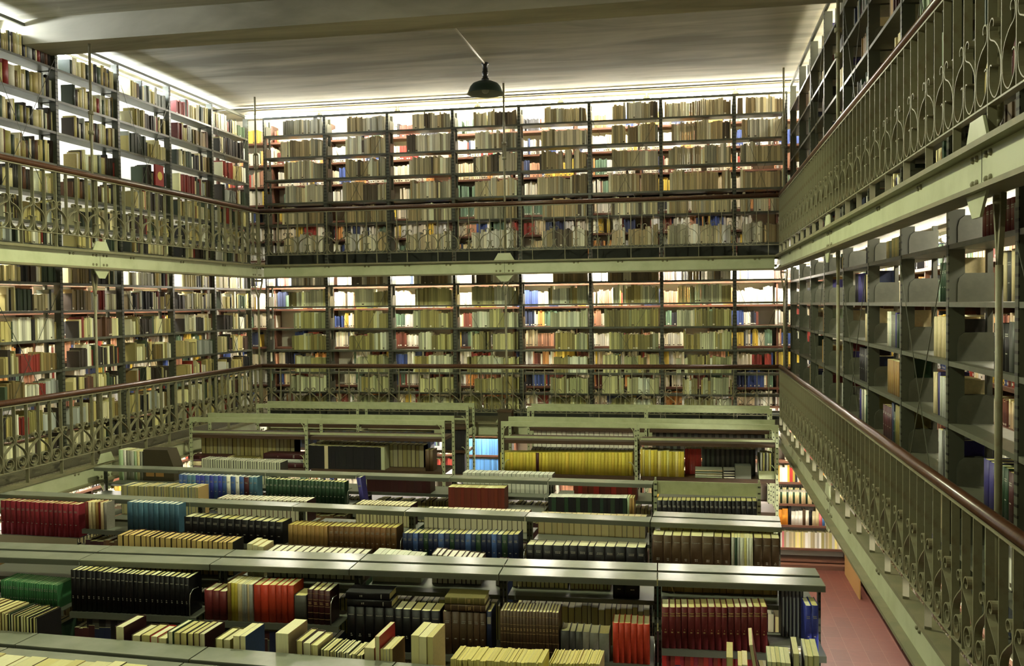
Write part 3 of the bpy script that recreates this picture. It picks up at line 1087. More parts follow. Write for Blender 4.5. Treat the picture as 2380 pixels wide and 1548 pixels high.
# --- second row, far side (fore-edges towards us)
book_set(2, 272, 1241, 556, 1261, 22, ['black', 'dark brown', 'maroon'], 'plain', 'tan-edged books behind the cap', 'book', True, wide=0.25, hj=0.03, page=(214, 186, 120))
book_set(2, 574, 1262, 612, 1272, 3, ['cream'], 'soft', 'three pale books behind the cap', 'book', True, wide=0.3, page=(226, 220, 180))
book_set(2, 620, 1278, 855, 1291, 14, ['dark brown'], 'plain', 'white-edged volumes behind the cap', 'book', True, wide=0.2, page=(240, 238, 216))
book_set(2, 862, 1288, 978, 1300, 9, ['pale grey', 'white', 'pale green'], 'soft', 'white paper issues behind the cap', 'journal', True, wide=0.3, page=(230, 232, 214))
book_set(2, 1003, 1285, 1118, 1300, 9, ['dark brown', 'maroon'], 'plain', 'tall white-edged books with dark covers', 'book', True, wide=0.25, hj=0.04, page=(240, 236, 222))
book_set(2, 1152, 1311, 1186, 1313, 3, ['maroon'], 'plain', 'three short white-edged books', 'book', True, wide=0.1, page=(240, 238, 230))
book_set(2, 1190, 1322, 1320, 1328, 12, ['black', 'dark brown'], 'plain', 'shaded books under the cap', 'mass', True, wide=0.3)
book_set(2, 1325, 1330, 1420, 1332, 11, ['tan', 'brown', 'red-brown', 'olive'], 'plain', 'thin tan books under the cap', 'mass', True, wide=0.2)
book_set(2, 1424, 1335, 1486, 1337, 2, ['black'], 'title', 'two thick black volumes under the cap', 'book', False, off=0.05, zbase=1.975)
book_set(2, 1534, 1336, 1808, 1345, 14, ['olive', 'brown', 'tan'], 'plain', 'tan-edged volumes under the cap', 'book', True, wide=0.3, page=(190, 160, 100))
book_set(2, 1816, 1362, 1868, 1364, 6, ['black'], 'plain', 'thin grey-edged books leaning at the end', 'book', True, wide=0.1, page=(170, 172, 178), zbase=1.776, off=-0.2, D=0.15)
# two flat black books, two flat brown ones, and a pile of white issues


def flat(row, px0, px1, py, z, th_, D, off, c, style, label, group, kind='bound_volume', page=None):
    a, b = ROWS[row]
    S = SC[row]
    off *= S
    A, B = hit(px0, py, a + off, b), hit(px1, py, a + off, b)
    ua, ub = to_u(row, A), to_u(row, B)
    make_book(kind, row_pt(row, ua, off, zs(row, z)), math.atan(b), th_ * S, ub - ua, D * S, COLS[c], style, label, group, lying=True, page=page)


zt10 = 1.974
flat(2, 806, 910, 1385, zt10 + 0.004, 0.048, 0.19, -0.372, 'black', 'name', 'lower black volume lying flat on the thick black volumes, second stack row', 'flat black volumes')
flat(2, 803, 905, 1375, zt10 + 0.054, 0.05, 0.195, -0.366, 'black', 'name', 'upper black volume lying flat on the thick black volumes, second stack row', 'flat black volumes')
flat(2, 1033, 1128, 1395, 1.972, 0.045, 0.2, -0.37, 'dark brown', 'bands', 'lower brown volume lying flat on the leather set, second stack row', 'flat brown volumes')
flat(2, 1033, 1126, 1380, 2.019, 0.05, 0.2, -0.366, 'olive', 'bands', 'upper olive-brown volume lying flat on the leather set, second stack row', 'flat brown volumes')
for q, (c, lab) in enumerate((('white', 'bottom'), ('cream', 'second'), ('white', 'third'), ('grey', 'topmost'))):
    flat(2, 1789, 1866, 1500, 1.7765 + q * 0.0135, 0.0125, 0.26, -0.365, c, 'soft', '%s issue of the flat white pile at the right end, second stack row' % lab, 'flat white issues', 'journal')

# --- third row, near side
book_set(3, 0, 1163, 184, 1173, 16, ['crimson'], 'title', 'tall crimson volumes', wide=0.12)
book_set(3, 196, 1166, 246, 1168, 7, None, 'plain', 'cream and red binders', wide=0.3, D=0.22, pattern=['red-brown', 'cream', 'cream', 'tan', 'red-brown', 'cream', 'grey'])
book_set(3, 294, 1166, 420, 1173, 10, ['teal blue'], 'plain', 'teal blue volumes', wide=0.12, page=(238, 240, 222))
book_set(3, 426, 1200, 662, 1214, 14, ['black'], 'title', 'black volumes with pale titles', wide=0.15)
book_set(3, 668, 1219, 760, 1223, 9, ['tan'], 'plain', 'tan cloth volumes', wide=0.2, page=(212, 196, 110))
book_set(3, 762, 1223, 926, 1227, 13, ['brown'], 'title', 'brown volumes with white titles', wide=0.12, page=(214, 200, 116))
book_set(3, 935, 1239, 1212, 1243, 22, ['navy blue', 'navy blue', 'blue', 'navy blue', 'dark green'], 'title', 'navy blue volumes', wide=0.12)
book_set(3, 1222, 1266, 1504, 1273, 13, ['black'], 'title', 'broad black volumes', wide=0.3, page=(236, 232, 190))
book_set(3, 1516, 1243, 1698, 1249, 8, ['dark brown'], 'name', 'broad brown volumes', wide=0.2)
book_set(3, 1700, 1249, 1750, 1250, 7, None, 'soft', 'pale thin issues among the brown volumes', 'journal', wide=0.4, pattern=['pale grey', 'dark green', 'pale grey', 'white', 'pale yellow', 'white', 'white'])
book_set(3, 1752, 1250, 1812, 1252, 3, ['dark brown'], 'name', 'three brown volumes at the end', wide=0.08)
# --- third row, far side
book_set(3, 247, 1127, 460, 1132, 24, ['teal blue', 'grey', 'blue', 'pale yellow', 'tan'], 'plain', 'blue and cream books above the cap', 'mass', True, wide=0.3, hj=0.03, page=(212, 204, 150))
book_set(3, 474, 1157, 714, 1165, 22, ['maroon', 'dark brown', 'red-brown'], 'plain', 'white-edged books with brown covers', 'mass', True, wide=0.2, page=(244, 240, 214))
book_set(3, 826, 1171, 955, 1176, 15, ['maroon', 'dark brown'], 'plain', 'pale-edged books with maroon covers', 'mass', True, wide=0.2, page=(232, 224, 180))
book_set(3, 985, 1187, 1225, 1195, 20, ['dark grey', 'brown'], 'plain', 'white-edged books just above the cap', 'mass', True, wide=0.2, page=(238, 232, 200))
book_set(3, 1240, 1199, 1500, 1207, 17, ['tan', 'grey', 'olive'], 'plain', 'cream and grey spines under the cap', 'mass', True, wide=0.25, page=(200, 186, 136))
book_set(3, 1534, 1217, 1798, 1224, 14, ['brown'], 'plain', 'broad pale-edged volumes behind the brown ones', 'mass', True, wide=0.15, page=(216, 206, 130), off=-0.15, zbase=1.802, D=0.1)
# --- fourth row, near side
book_set(4, 414, 1103, 612, 1110, 18, None, 'title', 'blue volumes with two white ones', wide=0.12, page=(238, 240, 226), pattern=['blue', 'blue', 'teal blue', 'teal blue', 'bright blue', 'bright blue', 'blue', 'bright blue', 'blue', 'bright blue', 'blue', 'white', 'blue', 'white', 'blue', 'maroon', 'teal blue', 'teal blue'])
book_set(4, 616, 1113, 800, 1121, 20, ['dark green'], 'title', 'dark green volumes', wide=0.12)
book_set(4, 1040, 1132, 1172, 1135, 17, ['red-brown'], 'title', 'red-brown volumes', 'mass', wide=0.15)
book_set(4, 1273, 1155, 1456, 1158, 20, ['black', 'dark green', 'black'], 'title', 'green-black volumes with white numerals', 'mass', wide=0.15, page=(240, 240, 226))
book_set(4, 1457, 1157, 1474, 1158, 3, None, 'plain', 'pale books ending the green-black set', wide=0.3, pattern=['pale green', 'tan', 'tan'])
book_set(4, 1526, 1163, 1764, 1165, 21, ['black'], 'title', 'black volumes below the green panel', wide=0.2, page=(214, 206, 140))
a4, b4 = ROWS[4]
pL = hit(822, 1172, a4 - 0.332, b4)
make_book('bound_volume', row_pt(4, to_u(4, pL) + 0.085, -0.336, zs(4, 1.80) + 0.001), math.atan(b4), 0.045, 0.36, 0.13, COLS['violet blue'], 'title', 'large violet-blue volume leaning over beside the dark green set, fourth stack row', 'leaning blue volume', lean=-0.14)
# --- fourth row, far side
book_set(4, 452, 1066, 660, 1076, 34, ['black', 'dark grey'], 'plain', 'thin white-edged black books above the cap', 'mass', True, wide=0.25, page=(226, 228, 200))
book_set(4, 1062, 1098, 1285, 1104, 20, ['grey'], 'plain', 'grey volumes behind the cap', 'mass', True, wide=0.1, page=(226, 228, 212))
book_set(4, 852, 1108, 1000, 1113, 16, ['maroon'], 'plain', 'maroon volumes under the cap', 'mass', False, off=0.05, zbase=1.96, wide=0.15)
book_set(4, 1334, 1123, 1480, 1127, 12, ['red-brown', 'red', 'red-brown'], 'title', 'red-brown volumes under the cap', 'mass', False, off=0.05, zbase=1.961, wide=0.2)
book_set(4, 275, 1045, 330, 1050, 7, ['pale green', 'white', 'grey', 'pale grey', 'pale green', 'cream', 'grey'], 'soft', 'pale issues left of the box', 'journal', False, off=0.245, wide=0.3, zbase=1.961)

# --- first row: fore-edges of mixed books behind the near cap
book_set(1, 4, 1424, 150, 1441, 12, None, 'plain', 'mixed cream-edged books by the left edge', 'book', True, D=0.21, wide=0.55, hj=0.03, pattern=['cream', 'dark brown', 'dark green', 'black', 'dark brown', 'dark green', 'dark brown', 'olive', 'black', 'black', 'dark brown', 'black'])
book_set(1, -70, 1412, 2, 1424, 6, ['dark brown', 'black', 'tan'], 'plain', 'books cut off by the left edge', 'mass', True, D=0.21, wide=0.3)
book_set(1, 268, 1455, 289, 1457, 1, ['maroon'], 'title', 'cream-edged maroon book standing apart', 'book', True, D=0.22)
book_set(1, 305, 1473, 386, 1482, 4, ['dark brown', 'dark brown', 'red', 'cream'], 'plain', 'short cream-edged books', 'book', True, D=0.2, wide=0.2, hj=0.06)
book_set(1, 389, 1466, 494, 1475, 6, ['dark green', 'dark green', 'dark brown', 'black', 'maroon', 'maroon'], 'plain', 'taller tan-edged books', 'book', True, D=0.22, wide=0.3, hj=0.04)
book_set(1, 495, 1484, 534, 1489, 2, ['olive'], 'plain', 'two shorter tan-edged books', 'book', True, D=0.2, wide=0.1)
book_set(1, 542, 1477, 570, 1479, 2, ['cream', 'blue'], 'soft', 'pale book and dark blue book together', 'book', True, D=0.22, wide=0.1)
book_set(1, 640, 1471, 670, 1473, 1, ['cream'], 'soft', 'thick cream book with a bent back', 'book', True, D=0.24)
book_set(1, 686, 1486, 739, 1500, 3, ['dark brown', 'maroon', 'cream'], 'plain', 'cream-edged books beside the thick one', 'book', True, D=0.21, wide=0.15, hj=0.02)
book_set(1, 745, 1508, 842, 1524, 16, ['black'], 'soft', 'thin black pamphlets', 'journal', True, D=0.19, wide=0.5, hj=0.05)
book_set(1, 845, 1506, 869, 1508, 1, ['tan'], 'soft', 'tan-edged book right of the pamphlets', 'book', True, D=0.2)
book_set(1, 871, 1479, 882, 1480, 1, ['red'], 'soft', 'tall thin book with a red cover', 'book', True, D=0.24)
book_set(1, 884, 1509, 950, 1511, 4, ['cream', 'white', 'white', 'tan'], 'soft', 'white and tan paper books', 'book', True, D=0.2, wide=0.25)
book_set(1, 954, 1476, 1006, 1482, 3, ['dark grey', 'cream', 'cream'], 'soft', 'swollen cream paper volumes', 'book', True, D=0.22, wide=0.3, leans=None)
book_set(1, 1046, 1531, 1260, 1541, 34, ['pale yellow', 'cream', 'yellow'], 'soft', 'thin yellow issues at the lower edge', 'journal', True, D=0.2, wide=0.5, hj=0.03, page=(224, 212, 130))
book_set(1, 1275, 1541, 1494, 1550, 32, ['pale yellow', 'cream', 'yellow'], 'soft', 'thin yellow issues farther along the edge', 'journal', True, D=0.2, wide=0.5, hj=0.03, page=(224, 212, 130))
book_set(1, 1688, 1527, 1704, 1528, 1, ['tan'], 'soft', 'upright tan book at the right', 'book', True, D=0.22)
book_set(1, 1715, 1546, 1738, 1547, 2, ['pale yellow'], 'soft', 'two short yellow books at the right', 'book', True, D=0.2)
book_set(1, 1770, 1500, 1780, 1500, 1, ['red'], 'soft', 'red-covered book leaning', 'book', True, D=0.26, leans=[-0.16])
book_set(1, 1784, 1538, 1838, 1541, 5, ['pale green', 'cream', 'pale green'], 'soft', 'pale books right of the red-covered one', 'book', True, D=0.22, wide=0.3)
book_set(1, 1845, 1518, 1860, 1519, 1, ['black'], 'soft', 'dark-covered book leaning', 'book', True, D=0.24, leans=[-0.01])
book_set(1, 1870, 1525, 1905, 1527, 3, ['pale grey', 'yellow', 'pale green'], 'soft', 'tall pale books at the right end', 'book', True, D=0.25, wide=0.3)
# near side of the first row: only the tops show
book_set(1, -105, 1546, 285, 1580, 11, ['cream', 'tan', 'pale yellow', 'dark brown', 'pale grey', 'cream'], 'soft', 'loosely standing cream books', 'book', False, off=-0.45, D=0.21, wide=0.6, hj=0.06)

# lower shelves of the second row
book_set(2, 200, 1438, 430, 1449, 15, ['black', 'dark grey'], 'title', 'black volumes one shelf lower', 'mass', zbase=1.49, wide=0.2)
book_set(2, 1528, 1523, 1750, 1530, 20, ['red', 'crimson', 'red-brown'], 'plain', 'red volumes one shelf lower', 'mass', zbase=1.415, wide=0.2)
book_set(2, 455, 1455, 640, 1468, 12, ['black', 'maroon', 'navy blue'], 'plain', 'dark volumes one shelf lower', 'mass', zbase=1.47, wide=0.2)


# ------------------------------------------------------------------ two taller rows with light green frames
def tall_unit(row, xa, xb, top, which, posts):
    a, b = ROWS[row]
    S = SC[row]
    xa, xb, top = xa * S, xb * S, zs(row, top)
    t = empty('library_stack', (xa, a, 0), 'tall bookstack, light green frame and dark shelves, %s, %s' % (which, ROWNAME[row]), 'bookstack', 'tall stacks with green frames')
    L = xb - xa
    yf = -0.27 * S if row == 5 else -0.2
    MB().box(0.0005, L - 0.0005, yf, yf + 0.03, top - 0.06, top).build('top_bar', M['frame'], t)
    MB().box(0.0005, L - 0.0005, -yf - 0.03, -yf, top - 0.06, top).build('top_bar', M['frame'], t)
    MB().box(0.03, L - 0.03, yf, yf + 0.02, top - 0.20, top - 0.175).build('rail', M['frame'], t)
    for z in ((2.40, 1.965, 1.56, 1.15, 0.75, 0.35) if row == 5 else (2.42, 2.085, 1.745, 1.40, 1.05, 0.7, 0.35)):
        z = zs(row, z)
        MB().box(0.03, L - 0.03, yf + 0.012, -yf - 0.012, z - 0.04, z).build('shelf', M['darkwood'], t)
    for u, p in ((0.018, posts[0]), (L - 0.018, posts[1])):
        if not p:
            continue
        for y in (yf + 0.012, -yf - 0.012):
            MB().box(-0.0175, 0.0175, -0.012, 0.012, 0, top - 0.06).build('upright', M['post_green'], t, (u, y, 0))
        # bent wire book stops on the posts
        for z in (2.41, 1.97, 1.57):
            z = zs(row, z)
            w = MB()
            s = -1 if u > 0.5 else 1
            w.tube([(u + s * 0.012, yf + 0.005, z + 0.005), (u + s * 0.012, yf - 0.01, z + 0.03), (u + s * 0.03, yf - 0.012, z + 0.13), (u + s * 0.06, yf - 0.012, z + 0.165), (u + s * 0.085, yf - 0.006, z + 0.165)], 0.005, 6)
            w.build('wire_stop', M['frame'], t)
    return t


tall_unit(5, -6.80, -5.072, 2.64, 'leftmost', (1, 1))
tall_unit(5, -5.068, -3.17, 2.64, 'second from the left', (0, 1))
tall_unit(5, -2.42, -0.672, 2.64, 'third from the left', (1, 1))
tall_unit(5, -0.668, 1.04, 2.64, 'rightmost', (0, 1))
tall_unit(6, -6.32, -4.732, 2.72, 'leftmost', (1, 1))
tall_unit(6, -4.728, -3.10, 2.72, 'second from the left', (0, 1))
tall_unit(6, -2.26, -0.602, 2.72, 'third from the left', (1, 1))
tall_unit(6, -0.598, 1.05, 2.72, 'rightmost', (0, 1))

Z5 = 1.966
book_set(5, 714, 1034.6, 893, 1040, 22, None, 'title', 'black volumes with one cream one', 'mass', off=-0.238, zbase=Z5, wide=0.12, pattern=['black'] * 5 + ['cream'] + ['black'] * 15 + ['pale green'])
book_set(5, 988, 1045, 1006, 1046, 2, ['dark brown'], 'plain', 'two dark brown volumes by the post', off=-0.238, zbase=Z5)
book_set(5, 1163, 1052, 1470, 1052, 40, None, 'soft', 'yellow issues in a long even run', 'journal', off=-0.238, zbase=Z5, wide=0.12, pattern=['yellow'] * 11 + ['maroon'] + ['yellow'] * 28, page=(216, 204, 96))
book_set(5, 1488, 1043, 1590, 1050, 16, ['yellow', 'pale yellow', 'yellow'], 'soft', 'looser yellow issues ending the run', 'journal', off=-0.238, zbase=Z5, wide=0.4, hj=0.04, leans=[0.0] * 16)
book_set(5, 1592, 1043, 1630, 1043, 10, ['red'], 'title', 'red volumes behind the flat magazines', 'mass', off=0.0, zbase=Z5, wide=0.1)
book_set(5, 1632, 1043, 1756, 1045, 22, ['dark grey', 'black'], 'label', 'dark volumes with white labels', 'mass', off=0.0, zbase=Z5, wide=0.1)
book_set(5, 468, 1017, 684, 1022, 24, ['dark brown'], 'plain', 'pale-edged books behind the flat maroon ones', 'mass', True, off=0.03, zbase=Z5, wide=0.15)
book_set(5, 735, 1027, 985, 1036, 24, ['dark brown', 'maroon'], 'plain', 'tan-edged books behind the black volumes', 'mass', True, off=0.03, zbase=Z5, wide=0.2)
book_set(5, 1235, 1043, 1480, 1047, 26, ['black'], 'plain', 'white-edged books behind the yellow run', 'mass', True, off=0.03, zbase=Z5, wide=0.15, page=(238, 236, 224))
for (x0, x1, z, h, c, st, lab) in ((437, 478, 1.967, 0.06, 'cream', 'plain', 'cream volume under the flat maroon one, leftmost pile'), (437, 528, 2.029, 0.075, 'maroon', 'title', 'maroon volume lying on a cream one, leftmost pile'),
                                   (500, 592, 1.967, 0.055, 'cream', 'plain', 'cream volume under the flat olive one, second pile'), (505, 590, 2.024, 0.06, 'olive', 'plain', 'olive volume lying on a cream one, second pile'),
                                   (625, 704, 1.967, 0.065, 'maroon', 'title', 'bottom maroon volume of the third pile'), (614, 704, 2.034, 0.05, 'pale grey', 'plain', 'pale grey volume between two maroon ones, third pile'), (612, 704, 2.086, 0.07, 'maroon', 'title', 'top maroon volume of the third pile')):
    flat(5, x0 + (36 if x0 == 500 else 32 if x0 == 505 else 0), x1, 1050, z, h, 0.22, -0.238, c, st, lab + ', tall green-framed row', 'volumes lying flat')
for q in range(8):
    flat(5, 1616, 1679, 1098, Z5 + 0.002 + q * 0.0132, 0.0125, 0.2, -0.238, ['pale green', 'grey', 'white', 'olive', 'pale grey', 'dark green', 'cream', 'grey'][q], 'soft', '%s magazine from the bottom, broad flat pile, tall green-framed row' % nth(q + 1), 'flat magazines', 'journal')
for q in range(7):
    flat(5, 1682, 1708, 1098, Z5 + 0.002 + q * 0.0155, 0.0125, 0.2, -0.238, ['white', 'black', 'white', 'dark grey', 'white', 'black', 'grey'][q], 'soft', '%s magazine from the bottom, narrow flat pile, tall green-framed row' % nth(q + 1), 'flat magazines', 'journal')
book_set(5, 1768, 1052, 1796, 1053, 9, ['pale grey', 'olive', 'pale yellow', 'dark grey', 'white'], 'soft', 'upright magazines in the file box', 'journal', off=-0.225, zbase=Z5 + 0.008, wide=0.4, hj=0.03)
# rearmost row: black volumes with white spots low on the spine
book_set(6, 1032, 998, 1080, 999, 6, ['black'], 'plain', 'black volumes on the upper shelf by the gap', 'mass', off=-0.17, zbase=2.086)
book_set(6, 1056, 1053, 1080, 1054, 5, ['black'], 'title', 'black volumes on the lower shelf by the gap', 'mass', off=-0.17, zbase=1.746)
book_set(6, 616, 999, 1000, 1004, 44, ['black', 'navy blue'], 'spots', 'black volumes seen between the frame bars', 'mass', off=-0.17, zbase=2.086, wide=0.1)
book_set(6, 1240, 1001, 1484, 1005, 22, ['dark brown', 'black'], 'plain', 'white-edged books seen between the frame bars', 'mass', True, off=-0.15, zbase=2.086, page=(232, 230, 214))
book_set(6, 1516, 1005, 1778, 1011, 32, ['dark grey', 'black'], 'label', 'dark spines with white labels between the frame bars', 'mass', off=-0.15, zbase=2.086, wide=0.1)


# boxes on the stacks
def magazine_box(loc, wx, dy, h, low, m, label, group=None):
    t = empty('magazine_file', loc, label, 'magazine box', group)
    b = MB()
    th = 0.004
    for x in (0, wx - th):
        b2 = [(0, 0), (dy, 0), (dy, h), (0, low)]
        k = len(b.v)
        for xx in (x, x + th):
            for y, z in b2: b.v.append((xx, y, z))
        b.face([k, k + 1, k + 2, k + 3]); b.face([k + 7, k + 6, k + 5, k + 4])
        for i in range(4):
            b.face([k + i, k + 4 + i, k + 4 + (i + 1) % 4, k + (i + 1) % 4])
    b.build('side_panel', m, t)
    MB().box(th, wx - th, 0, th, 0, low).build('front_panel', m, t)
    MB().box(th, wx - th, dy - th, dy, 0, h).build('back_panel', m, t)
    MB().box(th, wx - th, th, dy - th, 0, th).build('bottom', m, t)
    return t


a5 = ROWS[5][0]
z5 = zs(5, Z5)
p = hit(1764, 1100, a5 - 0.225)
magazine_box((p.x, a5 - 0.226, z5 + 0.001), 0.18, 0.28, 0.27, 0.095, M['frame'], 'pale green magazine file box at the right end of the tall green-framed row')
p = hit(1709, 1110, a5 - 0.235)
tag(MB().box(0, 0.178, 0, 0.19, 0, 0.15).build('grey_box', M['slab_edge'], None, (p.x, a5 - 0.235, z5 + 0.001)), 'plain grey box beside the flat magazines, tall green-framed row', 'box')
u = to_u(4, hit(334, 1100, ROWS[4][0] + 0.22, -0.025))
pb = row_pt(4, u, 0.22, zs(4, 1.96) + 0.001)
bx = empty('storage_box', pb, 'dark brown wedge-topped storage box standing above the fourth stack row', 'box')
b = MB()
prof = [(0, 0), (0.375, 0), (0.375, 0.16), (0.30, 0.355), (0, 0.355)]
for y in (0, 0.2):
    for x, z in prof: b.v.append((x, y, z))
b.face([0, 1, 2, 3, 4]); b.face([9, 8, 7, 6, 5])
for i in range(5): b.face([i, i + 5, (i + 1) % 5 + 5, (i + 1) % 5])
b.build('body', M['darkcard'], bx)
MB().box(0.03, 0.13, -0.002, -0.0005, 0.05, 0.12).build('label_holder', M['card'], bx)
MB().box(0.15, 0.25, -0.002, -0.0005, 0.05, 0.12).build('label_holder', M['card'], bx)
bp = empty('wooden_post', (-2.74, 13.18, 0), 'dark brown boarded post standing in the gap between the rear stacks', 'post')
MB().box(0, 0.20, 0, 0.18, 0, 2.60).build('casing', M['darkcard'], bp)
MB().box(-0.008, 0.208, -0.008, 0.188, 2.60, 2.63).build('cap', M['darkwood'], bp)

# wire book stops standing on the second row
for k, (row, px, py, dzz) in enumerate(((2, 441, 1400, 0), (2, 769, 1440, 0), (2, 1026, 1500, 0), (2, 1521, 1500, 0), (3, 931, 1270, 0), (3, 1217, 1300, 0), (4, 808, 1150, 0), (4, 1265, 1170, 0))):
    a, b = ROWS[row]
    P = hit(px, py, a - 0.34, b)
    u = to_u(row, P)
    z = UNITS[row][1][unit_of(row, u)]
    lw = MB().tube([(0, 0.0, 0.003), (0, -0.0, 0.10), (0, 0.012, 0.15), (0, 0.05, 0.17), (0, 0.12, 0.165)], 0.003, 6)
    o = lw.build('wire_bookend', M['wire'], None, row_pt(row, u, -0.343, z + 0.001), math.atan(b))
    tag(o, 'thin bent wire bookend at the end of %s, %s' % (['the black volumes', 'the dark maroon volumes', 'the thick black volumes', 'the orange-red volumes', 'the brown volumes', 'the navy volumes', 'the dark green volumes', 'the grey volumes'][k], ROWNAME[row]), 'bookend', 'wire bookends')

# ------------------------------------------------------------------ books on the galleries and walls
P_BU = [(212, 199, 159), (192, 179, 138), (226, 215, 181), (170, 154, 112), (163, 159, 134), (235, 226, 192), (147, 129, 94), (206, 203, 183), (94, 82, 64), (185, 165, 123), (241, 232, 201), (219, 208, 165)]
P_BL = [(195, 193, 134), (173, 171, 110), (213, 217, 178), (156, 149, 92), (217, 224, 200), (136, 129, 79), (187, 193, 156), (202, 202, 149), (162, 167, 121), (224, 228, 193), (165, 154, 92)]
P_LF = [('cream', (226, 220, 172)), ('tan', (206, 196, 136)), ('white', (238, 236, 214)), ('tan', (186, 174, 112)), ('brown', (122, 104, 60)), ('black', (52, 44, 36)), ('cream', (220, 210, 160)), ('dark green', (62, 78, 56)), ('grey', (176, 182, 176)), ('dark brown', (92, 62, 42)), ('cream', (232, 226, 188)), ('white', (228, 226, 204)), ('tan', (196, 184, 120)), ('cream', (214, 208, 150)), ('cream', (224, 222, 186)), ('olive', (150, 142, 84)), ('tan', (178, 164, 104)), ('black', (44, 42, 36)), ('red', (132, 42, 32)), ('black', (38, 34, 28)), ('dark brown', (58, 44, 32)), ('dark green', (44, 54, 40)), ('black', (30, 30, 28))]
P_WD = [(238, 232, 214), (232, 226, 206), (226, 206, 168), (240, 236, 226), (236, 230, 210), (240, 238, 230), (234, 222, 190), (238, 226, 200), (160, 62, 50), (70, 88, 150), (226, 194, 84), (124, 66, 52), (58, 66, 96), (106, 132, 108), (232, 166, 100), (44, 44, 48), (224, 214, 186), (206, 150, 120), (236, 230, 210)]
P_RG = ['dark red', 'maroon', 'navy blue', 'cream', 'white', 'tan', 'grey', 'dark green', 'dark brown', 'cream', 'pale grey', 'olive', 'violet blue', 'cream', 'pale green', 'dark grey', 'black', 'pale grey']


def stuff_book(mp, u, w, d0, D, z, H, col, sh=0.0, mark=None):
    """one box-shaped book in the common mass: spine at depth d0, leaning by sh"""
    j = RND.uniform(0.74, 1.16)
    c = rgb(*[min(252, x * j) for x in col])
    pg = page_col()
    P = [mp(u, d0, z), mp(u + w, d0, z), mp(u + w, d0 + D, z), mp(u, d0 + D, z), mp(u + sh, d0, z + H), mp(u + w + sh, d0, z + H), mp(u + w + sh, d0 + D, z + H), mp(u + sh, d0 + D, z + H)]
    STUFF.hexa(P, 0, [c, pg, c, c, c, c], skip=(0,))
    if mark is not None:
        z0, z1 = mark
        f0, f1 = z0, z1
        e = -0.0008
        b = len(STUFF.v)
        STUFF.v += [mp(u + w * 0.12 + sh * f0, d0 + e, z + H * f0), mp(u + w * 0.88 + sh * f0, d0 + e, z + H * f0), mp(u + w * 0.88 + sh * f1, d0 + e, z + H * f1), mp(u + w * 0.12 + sh * f1, d0 + e, z + H * f1)]
        STUFF.face([b, b + 1, b + 2, b + 3], 0, rgb(236, 232, 214) if sum(col) < 420 else rgb(90, 80, 60))


def fill(mp, u0, u1, z, hmax, pal, frac, side='end', wr=(0.018, 0.045), hr=(0.62, 0.9), D=0.17, d0=0.03, lean=0.15, runs=0.5, mark=0.2, same=0.35):
    """books on one shelf between u0 and u1, packed to one end; neighbours come in short matched runs"""
    L = (u1 - u0) * frac
    a = u1 - L if side == 'end' else u0
    b = a + L
    u = a
    run, col, hh, ww = 0, None, 0.8, 0.03
    while u < b - 0.012:
        if run <= 0:
            col = RND.choice(pal)
            hh = RND.uniform(*hr)
            ww = RND.uniform(*wr)
            run = RND.randint(3, 9) if RND.random() < same else 1
        run -= 1
        w = min(ww * RND.uniform(0.85, 1.15), b - u)
        H = hmax * min(1.0, hh * RND.uniform(0.93, 1.05))
        sh = 0.0
        stuff_book(mp, u, w - 0.0028, d0 + RND.uniform(0, 0.022), D, z + 0.001, H, col, sh, (0.05, 0.13) if RND.random() < mark else None)
        u += w
        if RND.random() < 0.02:
            u += RND.uniform(0.02, 0.06)


def wmap_back(u, d, z): return (u, WSB + d, z)
def wmap_left(u, d, z): return (WSL - d, u, z)
def wmap_right(u, d, z): return (WSR + d, u, z)


for i in range(len(EB) - 1):
    a, b = EB[i] + 0.045, EB[i + 1] - 0.045
    for k, z in enumerate(SH_UP):
        hm = (SH_UP[k - 1] - z - 0.03) if k else 0.29
        fr = 0.74 if i < 5 else (0.74 if i == 5 else 0.95)
        if k == 0 and i < 6: fr = 0.68
        fill(map_back, a, b, z, min(hm, 0.34), P_BU if k < 5 else P_BU + P_WD[:8], min(1, fr * RND.uniform(0.92, 1.04)), 'end', (0.022, 0.046), (0.7, 0.9), same=0.4, mark=0.08)
    if i == 7:
        continue
    for k, z in enumerate(SH_LO):
        hm = (SH_LO[k - 1] - z - 0.03) if k else 0.2
        fr = [0.62, 0.64, 0.62, 0.9, 0.8, 0.85, 0.74, 0.0][i]
        if k == 0: fr = 0.6
        if i >= 3 and i < 7: fr = [0.85, 0.58, 0.8, 0.76][i - 3]
        pal = P_BL if k else P_BU[6:9]
        fill(map_back, a, b, z, min(hm, 0.31), pal, min(1, fr * RND.uniform(0.85, 1.1)), 'end', (0.022, 0.046), (0.72, 0.92), same=0.4, mark=0.08)
for wm, u0, u1, side in ((wmap_back, -8.05, 2.3, 'back'), (wmap_left, 7.2, 14.9, 'left'), (wmap_right, 4.4, 14.9, 'right')):
    for lv, shs in (('u', WD_UP), ('l', WD_LO), ('g', WD_GR)):
        for k, z in enumerate(shs):
            hm = (shs[k - 1] - z - 0.035) if k else 0.26
            if side == 'left' and lv == 'u': continue
            u = u0
            while u < u1 - 0.3:
                w = min(1.03, u1 - u)
                if side == 'back' and lv == 'g' and ((u + w > 1.2 and z < 1.5) or (-3.9 < u < -2.8 and 1.2 < z < 1.8)):
                    u += 1.035
                    continue
                fill(wm, u + 0.02, u + w - 0.01, z, min(hm, 0.32), P_WD if side != 'right' or lv != 'g' else P_WD[:8], RND.choice([1, 1, 0.95, 0.85, 0.7]), RND.choice(['end', 'start']), (0.015, 0.04), (0.66, 0.9), d0=0.02, mark=0.5, same=0.5)
                u += 1.035
